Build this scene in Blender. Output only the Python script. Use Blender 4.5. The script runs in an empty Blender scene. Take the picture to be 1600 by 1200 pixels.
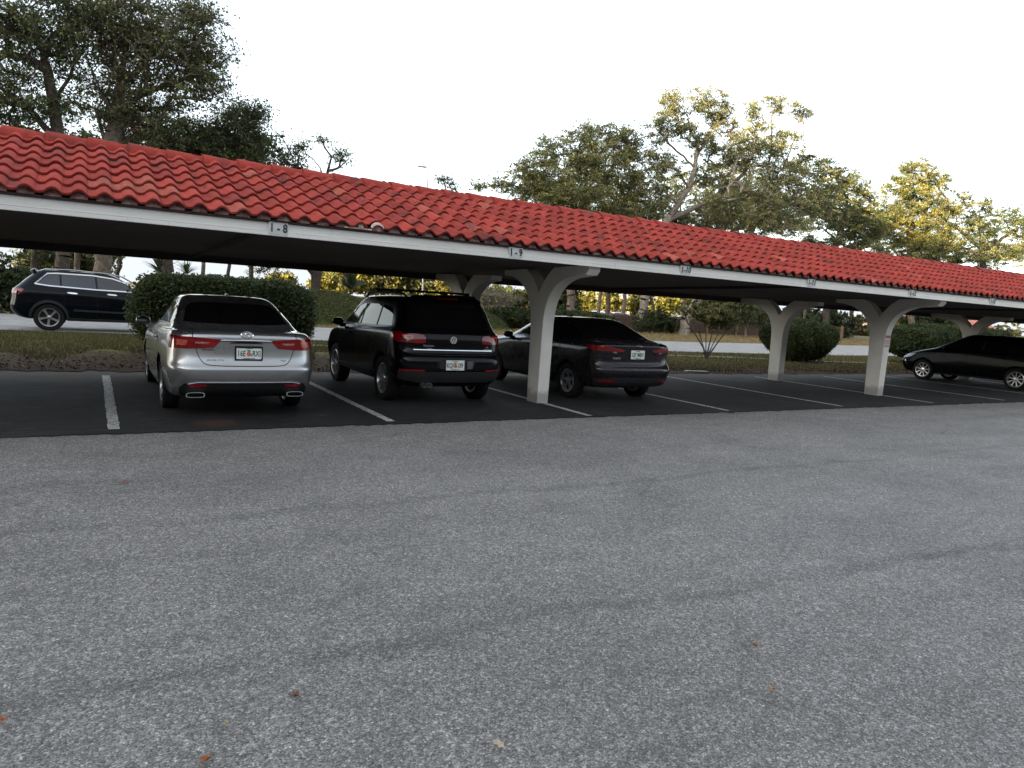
import bpy, bmesh, math, random
import numpy as np
from mathutils import Vector, Matrix
from mathutils.bvhtree import BVHTree

random.seed(7)
RNG = np.random.default_rng(11)
SC = bpy.context.scene
COL = SC.collection

# ------------------------------------------------------------------ camera
EYE = Vector((0.0, 0.0, 1.62))
FPX = 1119.08                      # focal length in pixels of the 1600 px wide photo
ROT = Matrix(((0.86233742, 0.00497676, -0.50630959),
              (-0.50286121, 0.12533319, -0.85523224),
              (0.05920111, 0.99210222, 0.11058212)))
cam_data = bpy.data.cameras.new('camera')
cam_data.sensor_width = 36.0
cam_data.lens = FPX / 1600.0 * 36.0
cam_data.clip_start = 0.05
cam_data.clip_end = 3000.0
cam = bpy.data.objects.new('camera', cam_data)
cam.matrix_world = Matrix.Translation(EYE) @ ROT.to_4x4()
COL.objects.link(cam)
SC.camera = cam

# ------------------------------------------------------------------ light
SUN_EL = math.radians(9.0)
SUN_TRAVEL = Vector((0.945, 0.327, 0.0)).normalized()      # direction in which the low sun shines
SUN_DIR = Vector((SUN_TRAVEL.x * math.cos(SUN_EL), SUN_TRAVEL.y * math.cos(SUN_EL), -math.sin(SUN_EL)))
world = bpy.data.worlds.new('World')
SC.world = world
world.use_nodes = True
wn = world.node_tree
wn.nodes.clear()
w_out = wn.nodes.new('ShaderNodeOutputWorld')
w_bg = wn.nodes.new('ShaderNodeBackground')
w_sky = wn.nodes.new('ShaderNodeTexSky')
w_sky.sky_type = 'NISHITA'
w_sky.sun_disc = False
w_sky.sun_elevation = SUN_EL
w_sky.sun_rotation = math.atan2(-SUN_TRAVEL.x, -SUN_TRAVEL.y)
w_sky.air_density = 1.0
w_sky.dust_density = 2.5
w_sky.ozone_density = 1.5
w_bg.inputs['Strength'].default_value = 0.15
w_hs = wn.nodes.new('ShaderNodeHueSaturation')          # thin milky haze: the sky is nearly white
w_hs.inputs['Saturation'].default_value = 0.42
wn.links.new(w_sky.outputs[0], w_hs.inputs['Color'])
w_mx = wn.nodes.new('ShaderNodeMix'); w_mx.data_type = 'RGBA'; w_mx.blend_type = 'LIGHTEN'; w_mx.inputs[0].default_value = 1.0
w_mx.inputs[7].default_value = (1.22, 1.30, 1.37, 1)       # milky veil down to the horizon
wn.links.new(w_hs.outputs[0], w_mx.inputs[6])
wn.links.new(w_mx.outputs[2], w_bg.inputs[0])
wn.links.new(w_bg.outputs[0], w_out.inputs[0])
sun_l = bpy.data.lights.new('sun', 'SUN')
sun_l.energy = 4.2
sun_l.angle = math.radians(0.5)
sun_l.color = (1.0, 0.80, 0.45)
sun = bpy.data.objects.new('sun', sun_l)
sun.rotation_euler = SUN_DIR.to_track_quat('-Z', 'Y').to_euler()
sun.location = (-60, -20, 40)
COL.objects.link(sun)
SC.view_settings.view_transform = 'Standard'
SC.view_settings.look = 'None'
SC.view_settings.gamma = 1.0
SC.view_settings.exposure = 2.35
SC.cycles.use_denoising = True
SC.cycles.max_bounces = 8
SC.cycles.transparent_max_bounces = 8
SC.cycles.sample_clamp_indirect = 6.0

# ------------------------------------------------------------------ helpers
def px_ray(px, py):
    return ROT @ Vector((px - 800.0, -(py - 600.0), -FPX))
def at(px, py, Y):
    d = px_ray(px, py)
    return EYE + d * (Y / d.y)
def ground_at(px, py, z=0.0):
    d = px_ray(px, py)
    return EYE + d * ((z - EYE.z) / d.z)
def m_per_px(Y, px=800, py=400):
    p = at(px, py, Y)
    return -((ROT.transposed() @ (p - EYE)).z) / FPX

def tag(o, label=None, cat=None, group=None, kind=None):
    if label: o['label'] = label
    if cat: o['category'] = cat
    if group: o['group'] = group
    if kind: o['kind'] = kind
    return o
def empty(name, loc=(0, 0, 0), rz=0.0, parent=None):
    o = bpy.data.objects.new(name, None)
    o.empty_display_size = 0.2
    o.location = loc
    o.rotation_euler = (0, 0, rz)
    COL.objects.link(o)
    if parent: o.parent = parent
    return o
def link_mesh(name, me, mats, parent=None, smooth=False, angle=None):
    o = bpy.data.objects.new(name, me)
    COL.objects.link(o)
    if mats is not None:
        for m in (mats if isinstance(mats, (list, tuple)) else [mats]):
            me.materials.append(m)
    if smooth:
        me.polygons.foreach_set('use_smooth', [True] * len(me.polygons))
        if angle is not None:
            me.set_sharp_from_angle(angle=math.radians(angle))
    if parent: o.parent = parent
    return o
def pyd(name, verts, faces, mats, parent=None, smooth=False, angle=None):
    me = bpy.data.meshes.new(name)
    me.from_pydata([tuple(v) for v in verts], [], faces)
    me.update()
    return link_mesh(name, me, mats, parent, smooth, angle)
def quads_np(name, V, F, mats, parent=None, smooth=False, cols=None, k=4):
    """fast mesh from numpy arrays; F is (n, k)"""
    me = bpy.data.meshes.new(name)
    V = np.asarray(V, dtype=np.float32); F = np.asarray(F, dtype=np.int32)
    me.vertices.add(len(V)); me.vertices.foreach_set('co', V.ravel())
    me.loops.add(F.size); me.loops.foreach_set('vertex_index', F.ravel())
    me.polygons.add(len(F))
    me.polygons.foreach_set('loop_start', np.arange(0, F.size, k, dtype=np.int32))
    me.polygons.foreach_set('loop_total', np.full(len(F), k, dtype=np.int32))
    me.update(calc_edges=True)
    if cols is not None:
        a = me.color_attributes.new('tint', 'FLOAT_COLOR', 'POINT')
        c = np.ones((len(V), 4), dtype=np.float32); c[:, :3] = cols
        a.data.foreach_set('color', c.ravel())
    return link_mesh(name, me, mats, parent, smooth)

class MB:
    """collects simple solids and links them as one mesh"""
    def __init__(self): self.v = []; self.f = []
    def add(self, verts, faces, M=None):
        b = len(self.v)
        for p in verts:
            p = Vector(p)
            self.v.append(M @ p if M else p)
        self.f += [tuple(i + b for i in f) for f in faces]
        return self
    def box(self, x0, x1, y0, y1, z0, z1, M=None):
        return self.add([(x0, y0, z0), (x1, y0, z0), (x1, y1, z0), (x0, y1, z0), (x0, y0, z1), (x1, y0, z1), (x1, y1, z1), (x0, y1, z1)],
                        [(0, 3, 2, 1), (4, 5, 6, 7), (0, 1, 5, 4), (1, 2, 6, 5), (2, 3, 7, 6), (3, 0, 4, 7)], M)
    def tube(self, pts, rad, n=8, cap=True):
        pts = [Vector(p) for p in pts]
        if not isinstance(rad, (list, tuple)): rad = [rad] * len(pts)
        rings = []; up = None
        for i, p in enumerate(pts):
            d = (pts[min(i + 1, len(pts) - 1)] - pts[max(i - 1, 0)]).normalized()
            if up is None:
                up = Vector((0, 0, 1)) if abs(d.z) < 0.9 else Vector((1, 0, 0))
            a = d.cross(up).normalized(); b = a.cross(d).normalized(); up = b
            rings.append([p + (a * math.cos(t) + b * math.sin(t)) * rad[i] for t in [2 * math.pi * k / n for k in range(n)]])
        vs = [q for r in rings for q in r]; fs = []
        for i in range(len(pts) - 1):
            for k in range(n):
                k2 = (k + 1) % n
                fs.append((i * n + k, i * n + k2, (i + 1) * n + k2, (i + 1) * n + k))
        if cap:
            fs.append(tuple(range(n))[::-1]); fs.append(tuple((len(pts) - 1) * n + k for k in range(n)))
        return self.add(vs, fs)
    def lathe(self, prof, n=24, M=None, closed=False):
        """prof (r, h) revolved about local z"""
        vs = []; fs = []
        for r, h in prof:
            for k in range(n):
                t = 2 * math.pi * k / n
                vs.append((r * math.cos(t), r * math.sin(t), h))
        m = len(prof)
        for i in range(m if closed else m - 1):
            j = (i + 1) % m
            for k in range(n):
                k2 = (k + 1) % n
                fs.append((i * n + k, i * n + k2, j * n + k2, j * n + k))
        return self.add(vs, fs, M)
    def prism(self, poly, x0, x1, M=None):
        """poly in (y, z) extruded along x"""
        n = len(poly)
        vs = [(x0, y, z) for y, z in poly] + [(x1, y, z) for y, z in poly]
        fs = [tuple(range(n))[::-1], tuple(range(n, 2 * n))]
        for i in range(n):
            j = (i + 1) % n
            fs.append((i, j, n + j, n + i))
        return self.add(vs, fs, M)
    def build(self, name, mats, parent=None, smooth=False, angle=35, bevel=0.0):
        me = bpy.data.meshes.new(name)
        me.from_pydata([tuple(v) for v in self.v], [], self.f)
        me.update()
        bm = bmesh.new(); bm.from_mesh(me)
        bmesh.ops.recalc_face_normals(bm, faces=bm.faces)
        if bevel:
            es = [e for e in bm.edges if len(e.link_faces) == 2 and e.calc_face_angle(0) > 0.6]
            bmesh.ops.bevel(bm, geom=es, offset=bevel, segments=2, profile=0.7, affect='EDGES', clamp_overlap=True)
        bm.to_mesh(me); bm.free()
        return link_mesh(name, me, mats, parent, smooth, angle)

def text_geo(s, size, extrude=0.001, bold=0.0, align='CENTER', sx=1.0, shear=0.0):
    cu = bpy.data.curves.new('t', 'FONT')
    cu.body = s; cu.size = size; cu.extrude = extrude; cu.offset = bold; cu.align_x = align; cu.align_y = 'CENTER'
    cu.resolution_u = 3; cu.shear = shear
    o = bpy.data.objects.new('t', cu); COL.objects.link(o)
    dg = bpy.context.evaluated_depsgraph_get()
    me = bpy.data.meshes.new_from_object(o.evaluated_get(dg))
    vs = [(v.co.x * sx, v.co.y, v.co.z) for v in me.vertices]; fs = [tuple(p.vertices) for p in me.polygons]
    bpy.data.objects.remove(o); bpy.data.curves.remove(cu); bpy.data.meshes.remove(me)
    return vs, fs

# ------------------------------------------------------------------ materials
class NT:
    def __init__(self, name):
        self.m = bpy.data.materials.new(name); self.m.use_nodes = True
        self.t = self.m.node_tree; self.t.nodes.clear()
        self.out = self.t.nodes.new('ShaderNodeOutputMaterial')
        self.b = self.t.nodes.new('ShaderNodeBsdfPrincipled')
        self.t.links.new(self.b.outputs[0], self.out.inputs[0])
        self.tc = self.t.nodes.new('ShaderNodeTexCoord')
    def n(self, typ, **kw):
        nd = self.t.nodes.new('ShaderNode' + typ)
        for k, v in kw.items(): setattr(nd, k, v)
        return nd
    def l(self, a, b): self.t.links.new(a, b)
    def coord(self, scale=(1, 1, 1), src='Object'):
        mp = self.n('Mapping'); mp.inputs['Scale'].default_value = scale
        self.l(self.tc.outputs[src], mp.inputs[0]); return mp.outputs[0]
    def noise(self, scale, detail=4, rough=0.55, vec=None, dist=0.0):
        nd = self.n('TexNoise'); nd.inputs['Scale'].default_value = scale; nd.inputs['Detail'].default_value = detail
        nd.inputs['Roughness'].default_value = rough; nd.inputs['Distortion'].default_value = dist
        self.l(vec or self.tc.outputs['Object'], nd.inputs['Vector']); return nd.outputs[0]
    def ramp(self, fac, stops, interp='LINEAR'):
        r = self.n('ValToRGB'); r.color_ramp.interpolation = interp
        e = r.color_ramp.elements
        while len(e) < len(stops): e.new(0.5)
        for i, (p, c) in enumerate(stops):
            e[i].position = p; e[i].color = (c, c, c, 1) if isinstance(c, (int, float)) else (*c, 1)
        self.l(fac, r.inputs[0]); return r.outputs[0]
    def mix(self, fac, a, b, mode='MIX'):
        m = self.n('Mix', data_type='RGBA', blend_type=mode)
        for sock, v in ((m.inputs['Factor'], fac), (m.inputs[6], a), (m.inputs[7], b)):
            if hasattr(v, 'is_output') or isinstance(v, bpy.types.NodeSocket): self.l(v, sock)
            elif isinstance(v, (int, float)): sock.default_value = v if sock.type == 'VALUE' else (v, v, v, 1)
            else: sock.default_value = (*v, 1)
        return m.outputs[2]
    def math(self, op, a, b=0.0):
        m = self.n('Math', operation=op)
        for i, v in enumerate((a, b)):
            if isinstance(v, bpy.types.NodeSocket): self.l(v, m.inputs[i])
            else: m.inputs[i].default_value = v
        return m.outputs[0]
    def bump(self, h, strength=0.3, dist=0.01):
        b = self.n('Bump'); b.inputs['Strength'].default_value = strength; b.inputs['Distance'].default_value = dist
        self.l(h, b.inputs['Height']); self.l(b.outputs[0], self.b.inputs['Normal'])
    def set(self, **kw):
        names = dict(color='Base Color', rough='Roughness', metal='Metallic', coat='Coat Weight', coatr='Coat Roughness', spec='Specular IOR Level', emis='Emission Color', emiss='Emission Strength', trans='Transmission Weight', ior='IOR', alpha='Alpha')
        for k, v in kw.items():
            s = self.b.inputs[names[k]]
            if isinstance(v, bpy.types.NodeSocket): self.l(v, s)
            elif isinstance(v, (int, float)): s.default_value = v
            else: s.default_value = (*v, 1)
        return self.m
def plain(name, c1, c2=None, scale=6.0, rough=0.6, metal=0.0, coat=0.0, bump=0.0, bscale=40.0, spec=0.5, detail=4):
    t = NT(name)
    if c2 is None: c2 = tuple(x * 0.8 for x in c1)
    nz = t.noise(scale, detail)
    t.set(color=t.ramp(nz, [(0.35, c1), (0.68, c2)]), rough=rough, metal=metal, coat=coat, spec=spec)
    if bump: t.bump(t.noise(bscale, 5), bump)
    return t.m

M = {}
SEAM1 = (-3.12, 0.075, 1.0)
SEAM2 = (-5.27, 0.012, 1.0)
def build_materials():
    # coarse weathered asphalt of the drive
    t = NT('drive_asphalt')
    vo = t.n('TexVoronoi', feature='F1'); vo.inputs['Scale'].default_value = 135.0
    vo.inputs['Randomness'].default_value = 1.0
    jit = t.n('Mix', data_type='VECTOR'); jit.inputs['Factor'].default_value = 0.006
    nzv = t.n('TexNoise'); nzv.inputs['Scale'].default_value = 60.0
    t.l(t.tc.outputs['Object'], nzv.inputs['Vector'])
    t.l(t.tc.outputs['Object'], jit.inputs[4]); t.l(nzv.outputs['Color'], jit.inputs[5])
    t.l(jit.outputs[1], vo.inputs['Vector'])
    sep = t.n('SeparateColor'); t.l(vo.outputs['Color'], sep.inputs[0])
    chip = t.ramp(sep.outputs[0], [(0.0, (0.112, 0.106, 0.101)), (0.3, (0.165, 0.158, 0.151)), (0.72, (0.225, 0.217, 0.209)), (0.93, (0.300, 0.290, 0.278)), (1.0, (0.43, 0.41, 0.38))])
    edge = t.ramp(vo.outputs['Distance'], [(0.0, 1.0), (0.50, 0.95), (0.78, 0.38)])
    chip = t.mix(1.0, chip, edge, 'MULTIPLY')
    vo2 = t.n('TexVoronoi', feature='F1'); vo2.inputs['Scale'].default_value = 62.0
    t.l(jit.outputs[1], vo2.inputs['Vector'])
    s2 = t.n('SeparateColor'); t.l(vo2.outputs['Color'], s2.inputs[0])
    chip = t.mix(0.55, chip, t.mix(1.0, chip, t.ramp(s2.outputs[1], [(0.0, 0.45), (0.7, 1.15), (1.0, 1.9)]), 'MULTIPLY'))
    big = t.ramp(t.noise(0.55, 7, 0.62, dist=0.6), [(0.30, 0.80), (0.50, 1.0), (0.72, 1.14)])
    col = t.mix(1.0, chip, big, 'MULTIPLY')
    med = t.ramp(t.noise(3.6, 5, 0.7, vec=t.coord((0.55, 1.0, 1))), [(0.33, 0.82), (0.55, 1.03), (0.75, 1.08)])
    col = t.mix(0.8, col, t.mix(1.0, col, med, 'MULTIPLY'))
    # wheel tracks along the drive
    track = t.ramp(t.noise(0.9, 5, 0.6, vec=t.coord((0.10, 1.0, 1)), dist=0.3), [(0.34, 0.82), (0.46, 1.0), (0.8, 1.05)])
    col = t.mix(0.85, col, t.mix(1.0, col, track, 'MULTIPLY'))
    # long dark tar seams and one thin crack, in metres on the drive
    sx = t.n('SeparateXYZ'); t.l(t.tc.outputs['Object'], sx.inputs[0])
    wob = t.math('MULTIPLY', t.math('SUBTRACT', t.noise(1.1, 5, 0.65), 0.5), 0.55)
    def seam(c0, kx, ky, width, amount, cc):
        d = t.math('ADD', t.math('ADD', t.math('MULTIPLY', sx.outputs[0], kx), t.math('MULTIPLY', sx.outputs[1], ky)), c0)
        d = t.math('ABSOLUTE', t.math('ADD', d, wob))
        m = t.ramp(t.math('DIVIDE', d, width), [(0.0, 1.0), (0.45, 0.7), (1.0, 0.0)])
        g = t.ramp(t.noise(2.3, 4, 0.7), [(0.35, 0.25), (0.6, 1.0)])
        return t.mix(t.math('MULTIPLY', t.math('MULTIPLY', m, g), amount), cc, t.mix(1.0, cc, 0.45, 'MULTIPLY'))
    col = seam(*SEAM1, 0.10, 0.62, col)
    col = seam(*SEAM2, 0.08, 0.5, col)
    # hairline cracks
    cr = t.n('TexVoronoi', feature='DISTANCE_TO_EDGE'); cr.inputs['Scale'].default_value = 0.42
    dv = t.n('Mix', data_type='VECTOR'); dv.inputs['Factor'].default_value = 0.24
    nz2 = t.n('TexNoise'); nz2.inputs['Scale'].default_value = 1.6; nz2.inputs['Detail'].default_value = 7
    t.l(t.tc.outputs['Object'], nz2.inputs['Vector']); t.l(t.tc.outputs['Object'], dv.inputs[4]); t.l(nz2.outputs['Color'], dv.inputs[5])
    t.l(dv.outputs[1], cr.inputs['Vector'])
    cmask = t.ramp(cr.outputs['Distance'], [(0.0, 1.0), (0.006, 0.0)])
    gate = t.ramp(t.noise(0.8, 3), [(0.50, 0.0), (0.60, 1.0)])
    cm = t.math('MULTIPLY', cmask, gate)
    col = t.mix(t.math('MULTIPLY', cm, 0.40), col, (0.03, 0.03, 0.03))
    # fine bright specks
    sp = t.ramp(t.noise(210.0, 1, 0.4), [(0.70, 0.0), (0.78, 1.0)])
    col = t.mix(t.math('MULTIPLY', sp, 0.22), col, (0.50, 0.50, 0.48))
    t.set(color=col, rough=0.82, spec=0.45)
    hgt = t.math('SUBTRACT', t.math('MULTIPLY', vo.outputs['Distance'], -1.0), t.math('MULTIPLY', cm, 0.6))
    t.bump(hgt, 0.55, 0.006)
    M['drive'] = t.m
    # darker smoother asphalt of the stalls
    t = NT('stall_asphalt')
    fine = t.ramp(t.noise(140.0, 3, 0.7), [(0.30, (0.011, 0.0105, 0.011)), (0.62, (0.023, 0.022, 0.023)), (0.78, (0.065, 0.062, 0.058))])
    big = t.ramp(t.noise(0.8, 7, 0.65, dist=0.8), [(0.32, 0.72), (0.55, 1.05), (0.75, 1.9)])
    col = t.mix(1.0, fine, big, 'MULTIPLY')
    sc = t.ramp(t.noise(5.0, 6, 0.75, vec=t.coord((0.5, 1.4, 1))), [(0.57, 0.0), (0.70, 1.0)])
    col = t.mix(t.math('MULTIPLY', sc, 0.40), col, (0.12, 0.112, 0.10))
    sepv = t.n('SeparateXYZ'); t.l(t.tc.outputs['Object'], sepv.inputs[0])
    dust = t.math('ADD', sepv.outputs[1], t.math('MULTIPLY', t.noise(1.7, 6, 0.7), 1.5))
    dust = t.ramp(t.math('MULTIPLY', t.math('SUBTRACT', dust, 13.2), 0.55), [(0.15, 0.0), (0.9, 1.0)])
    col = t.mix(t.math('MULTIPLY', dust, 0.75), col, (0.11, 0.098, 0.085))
    st = t.n('VectorMath', operation='DISTANCE'); t.l(t.tc.outputs['Object'], st.inputs[0]); st.inputs[1].default_value = (1.28, 8.98, 0.012)
    sm_ = t.ramp(t.math('ADD', st.outputs['Value'], t.math('MULTIPLY', t.noise(5.0, 4, 0.7), 0.35)), [(0.30, 1.0), (0.48, 0.0)])
    rust = t.mix(t.math('MULTIPLY', sm_, 0.22), col, (0.16, 0.06, 0.03))
    t.set(color=rust, rough=0.85, spec=0.2)
    t.bump(t.noise(160.0, 3, 0.7), 0.35, 0.004)
    M['stall'] = t.m
    # worn white paint
    t = NT('worn_paint')
    wear = t.ramp(t.noise(26.0, 6, 0.75), [(0.38, 1.0), (0.50, 0.12), (0.56, 0.0)])
    t.set(color=t.mix(wear, t.ramp(t.noise(3.0, 5), [(0.3, (0.50, 0.50, 0.48)), (0.7, (0.34, 0.335, 0.32))]), (0.06, 0.06, 0.062)), rough=0.7)
    M['paint'] = t.m
    # road concrete grey
    M['road'] = plain('road_surface', (0.30, 0.295, 0.29), (0.22, 0.218, 0.215), 1.6, 0.85, bump=0.2, bscale=120)
    M['walk'] = plain('sidewalk_concrete', (0.42, 0.40, 0.37), (0.30, 0.285, 0.26), 3.0, 0.9, bump=0.2, bscale=90)
    # verge : soil with leaf litter close by, grass behind
    t = NT('verge_soil_and_grass')
    sepv = t.n('SeparateXYZ'); t.l(t.tc.outputs['Object'], sepv.inputs[0])
    yy = t.math('ADD', sepv.outputs[1], t.math('MULTIPLY', t.math('SUBTRACT', t.noise(0.9, 6, 0.7), 0.5), 5.0))
    fg = t.ramp(t.math('MULTIPLY', t.math('SUBTRACT', yy, 17.3), 0.5), [(0.1, 0.0), (0.85, 1.0)])
    soil = t.ramp(t.noise(22.0, 6, 0.8), [(0.32, (0.013, 0.009, 0.006)), (0.5, (0.040, 0.027, 0.016)), (0.64, (0.088, 0.058, 0.033)), (0.76, (0.20, 0.14, 0.085))])
    grass = t.ramp(t.noise(14.0, 7, 0.8), [(0.30, (0.030, 0.036, 0.008)), (0.52, (0.085, 0.092, 0.020)), (0.68, (0.19, 0.155, 0.045))])
    dry = t.ramp(t.noise(0.7, 5, 0.6), [(0.42, 0.0), (0.62, 1.0)])
    grass = t.mix(t.math('MULTIPLY', dry, 0.5), grass, (0.13, 0.095, 0.045))
    t.set(color=t.mix(fg, soil, grass), rough=0.95, spec=0.2)
    t.bump(t.noise(30.0, 6, 0.8), 0.8, 0.03)
    M['verge'] = t.m
    t = NT('dry_grass_ground')
    c = t.ramp(t.noise(5.0, 7, 0.78), [(0.32, (0.055, 0.045, 0.020)), (0.52, (0.15, 0.115, 0.05)), (0.68, (0.27, 0.20, 0.10))])
    gp = t.ramp(t.noise(0.25, 5, 0.6), [(0.40, 0.0), (0.62, 1.0)])
    t.set(color=t.mix(t.math('MULTIPLY', gp, 0.6), c, (0.055, 0.060, 0.020)), rough=0.95, spec=0.2)
    t.bump(t.noise(12.0, 6, 0.8), 0.6, 0.03)
    M['dryground'] = t.m
    t = NT('grass_blades')
    a = t.n('Attribute', attribute_name='tint')
    t.set(color=a.outputs['Color'], rough=0.8, spec=0.2); M['blade'] = t.m
    # tile clay
    t = NT('painted_clay_tile')
    a = t.n('Attribute', attribute_name='tint')
    c = t.mix(1.0, a.outputs['Color'], t.ramp(t.noise(11.0, 6, 0.7), [(0.32, 0.78), (0.55, 1.0), (0.75, 1.16)]), 'MULTIPLY')
    mold = t.math('MULTIPLY', t.ramp(t.noise(2.1, 6, 0.72, dist=0.5), [(0.525, 0.0), (0.62, 1.0)]), t.ramp(t.noise(17.0, 5, 0.75), [(0.36, 0.15), (0.58, 1.0)]))
    c = t.mix(t.math('MULTIPLY', mold, 0.72), c, (0.055, 0.036, 0.034))
    pale = t.ramp(t.noise(34.0, 4, 0.75), [(0.70, 0.0), (0.80, 1.0)])
    c = t.mix(t.math('MULTIPLY', pale, 0.35), c, (0.42, 0.16, 0.12))
    t.set(color=c, rough=0.78, spec=0.16)
    t.bump(t.noise(70.0, 4, 0.7), 0.18, 0.004)
    M['tile'] = t.m
    M['mortar'] = plain('mortar_closure', (0.13, 0.045, 0.040), (0.30, 0.20, 0.18), 14.0, 0.9, bump=0.4)
    M['drip'] = plain('dark_red_drip_edge', (0.085, 0.018, 0.016), (0.04, 0.012, 0.012), 6.0, 0.6)
    # white painted timber / plaster
    t = NT('white_fascia_paint')
    c = t.ramp(t.noise(1.5, 6, 0.65, vec=t.coord((0.3, 1, 3))), [(0.3, (0.80, 0.79, 0.74)), (0.65, (0.70, 0.69, 0.64))])
    st = t.ramp(t.noise(9.0, 5, 0.75, vec=t.coord((1.4, 1, 0.25))), [(0.60, 0.0), (0.80, 1.0)])
    c = t.mix(t.math('MULTIPLY', st, 0.30), c, (0.26, 0.25, 0.22))
    t.set(color=c, rough=0.5); M['fascia'] = t.m
    t = NT('white_column_paint')
    sepv = t.n('SeparateXYZ'); t.l(t.tc.outputs['Object'], sepv.inputs[0])
    c = t.ramp(t.noise(2.4, 6, 0.65), [(0.3, (0.78, 0.76, 0.70)), (0.66, (0.67, 0.65, 0.59))])
    low = t.ramp(t.math('SUBTRACT', sepv.outputs[2], t.math('MULTIPLY', t.noise(9.0, 5, 0.7), 0.28)), [(-0.0, 1.0), (0.12, 0.0)])
    c = t.mix(t.math('MULTIPLY', low, 0.6), c, (0.14, 0.12, 0.10))
    st = t.ramp(t.noise(6.0, 5, 0.8, vec=t.coord((2, 2, 0.3))), [(0.60, 0.0), (0.82, 1.0)])
    c = t.mix(t.math('MULTIPLY', st, 0.35), c, (0.30, 0.28, 0.24))
    t.set(color=c, rough=0.6); t.bump(t.noise(60.0, 5, 0.7), 0.12, 0.004); M['column'] = t.m
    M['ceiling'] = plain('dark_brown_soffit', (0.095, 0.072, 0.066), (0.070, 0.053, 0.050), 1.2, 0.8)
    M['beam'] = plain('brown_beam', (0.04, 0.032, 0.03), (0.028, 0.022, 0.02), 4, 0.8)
    M['signwhite'] = plain('sign_white', (0.62, 0.64, 0.62), (0.50, 0.52, 0.50), 12, 0.5)
    M['ink'] = plain('sign_black_ink', (0.015, 0.015, 0.017), (0.03, 0.03, 0.03), 30, 0.6)
    M['bark'] = plain('oak_bark', (0.16, 0.125, 0.095), (0.07, 0.052, 0.04), 7.0, 0.95, bump=0.8, bscale=18)
    M['barkdark'] = plain('dark_bark', (0.075, 0.055, 0.042), (0.03, 0.022, 0.018), 7.0, 0.95, bump=0.8, bscale=18)
    M['barkgrey'] = plain('grey_bark', (0.23, 0.20, 0.165), (0.12, 0.10, 0.08), 5.0, 0.95, bump=0.8, bscale=16)
    t = NT('leaf')
    a = t.n('Attribute', attribute_name='tint')
    t.set(color=a.outputs['Color'], rough=0.55, spec=0.35)
    tr = t.n('BsdfTranslucent'); t.l(a.outputs['Color'], tr.inputs[0])
    ms = t.n('MixShader'); ms.inputs[0].default_value = 0.42
    t.l(t.b.outputs[0], ms.inputs[1]); t.l(tr.outputs[0], ms.inputs[2]); t.l(ms.outputs[0], t.out.inputs[0])
    M['leaf'] = t.m
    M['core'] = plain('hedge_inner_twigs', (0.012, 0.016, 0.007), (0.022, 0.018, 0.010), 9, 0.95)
    M['fence'] = plain('brown_timber_fence', (0.085, 0.050, 0.034), (0.045, 0.027, 0.019), 6, 0.9, bump=0.3)
    M['fencepost'] = plain('weathered_post', (0.20, 0.13, 0.085), (0.11, 0.07, 0.045), 8, 0.9)
    M['galv'] = plain('galvanised_pole', (0.35, 0.35, 0.36), (0.25, 0.25, 0.26), 8, 0.5, metal=0.3)
    M['stucco'] = plain('pale_stucco', (0.62, 0.52, 0.40), (0.52, 0.43, 0.33), 2, 0.9, bump=0.2)
    M['roofpink'] = plain('faded_tile_roof', (0.42, 0.13, 0.09), (0.30, 0.09, 0.06), 9, 0.8, bump=0.4, bscale=8)
    M['winglass'] = plain('window_glass', (0.03, 0.035, 0.04), (0.05, 0.055, 0.06), 1, 0.08, spec=0.8)
build_materials()

# ------------------------------------------------------------------ ground
def sheet(name, near, far, z, mat, seg=1.0, rough_near=0.0, rough_far=0.0, seed=1, thick=0.0):
    """strip between two polylines given as (x, y) knots"""
    rg = np.random.default_rng(seed)
    x0 = max(near[0][0], far[0][0]); x1 = min(near[-1][0], far[-1][0])
    n = max(2, int((x1 - x0) / seg)); xs = np.linspace(x0, x1, n)
    yn = np.interp(xs, [p[0] for p in near], [p[1] for p in near]) + rg.normal(0, 1, n) * rough_near
    yf = np.interp(xs, [p[0] for p in far], [p[1] for p in far]) + rg.normal(0, 1, n) * rough_far
    vs = []; fs = []
    for i in range(n):
        vs += [(xs[i], yn[i], z), (xs[i], yf[i], z), (xs[i], yn[i], z - thick), (xs[i], yf[i], z - thick)]
    for i in range(n - 1):
        a = 4 * i; b = a + 4
        fs.append((a, b, b + 1, a + 1))
        if thick:
            fs += [(a + 2, b + 2, b, a), (a + 1, b + 1, b + 3, a + 3)]
    o = pyd(name, vs, fs, mat)
    tag(o, kind='structure'); return o

ROAD_N = [(-150, 33), (-40, 27.5), (-8, 25.6), (0, 24.7), (7, 23.8), (15, 23.1), (23, 22.6), (30, 22.5), (38, 23.2), (70, 26), (200, 40)]
ROAD_F = [(-150, 43), (-40, 37.5), (-3, 35.2), (9, 32.8), (20, 31.2), (30, 30.8), (57, 35.0), (100, 41), (200, 60)]
g = pyd('ground', [(-700, -200, -0.03), (900, -200, -0.03), (900, 1200, -0.03), (-700, 1200, -0.03)], [(0, 1, 2, 3)], M['dryground'])
tag(g, kind='structure')
sheet('asphalt_drive', [(-60, -45), (90, -45)], [(-60, 8.75), (90, 8.75)], 0.0, M['drive'], 5.0)
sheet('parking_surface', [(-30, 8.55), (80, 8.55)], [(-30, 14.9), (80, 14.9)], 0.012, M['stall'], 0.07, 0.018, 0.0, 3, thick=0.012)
sheet('grass_verge', [(-60, 14.45), (110, 14.45)], [(p[0], p[1] + 0.2) for p in ROAD_N if -60 < p[0] < 111] , 0.024, M['verge'], 0.15, 0.10, 0.0, 4)
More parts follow.
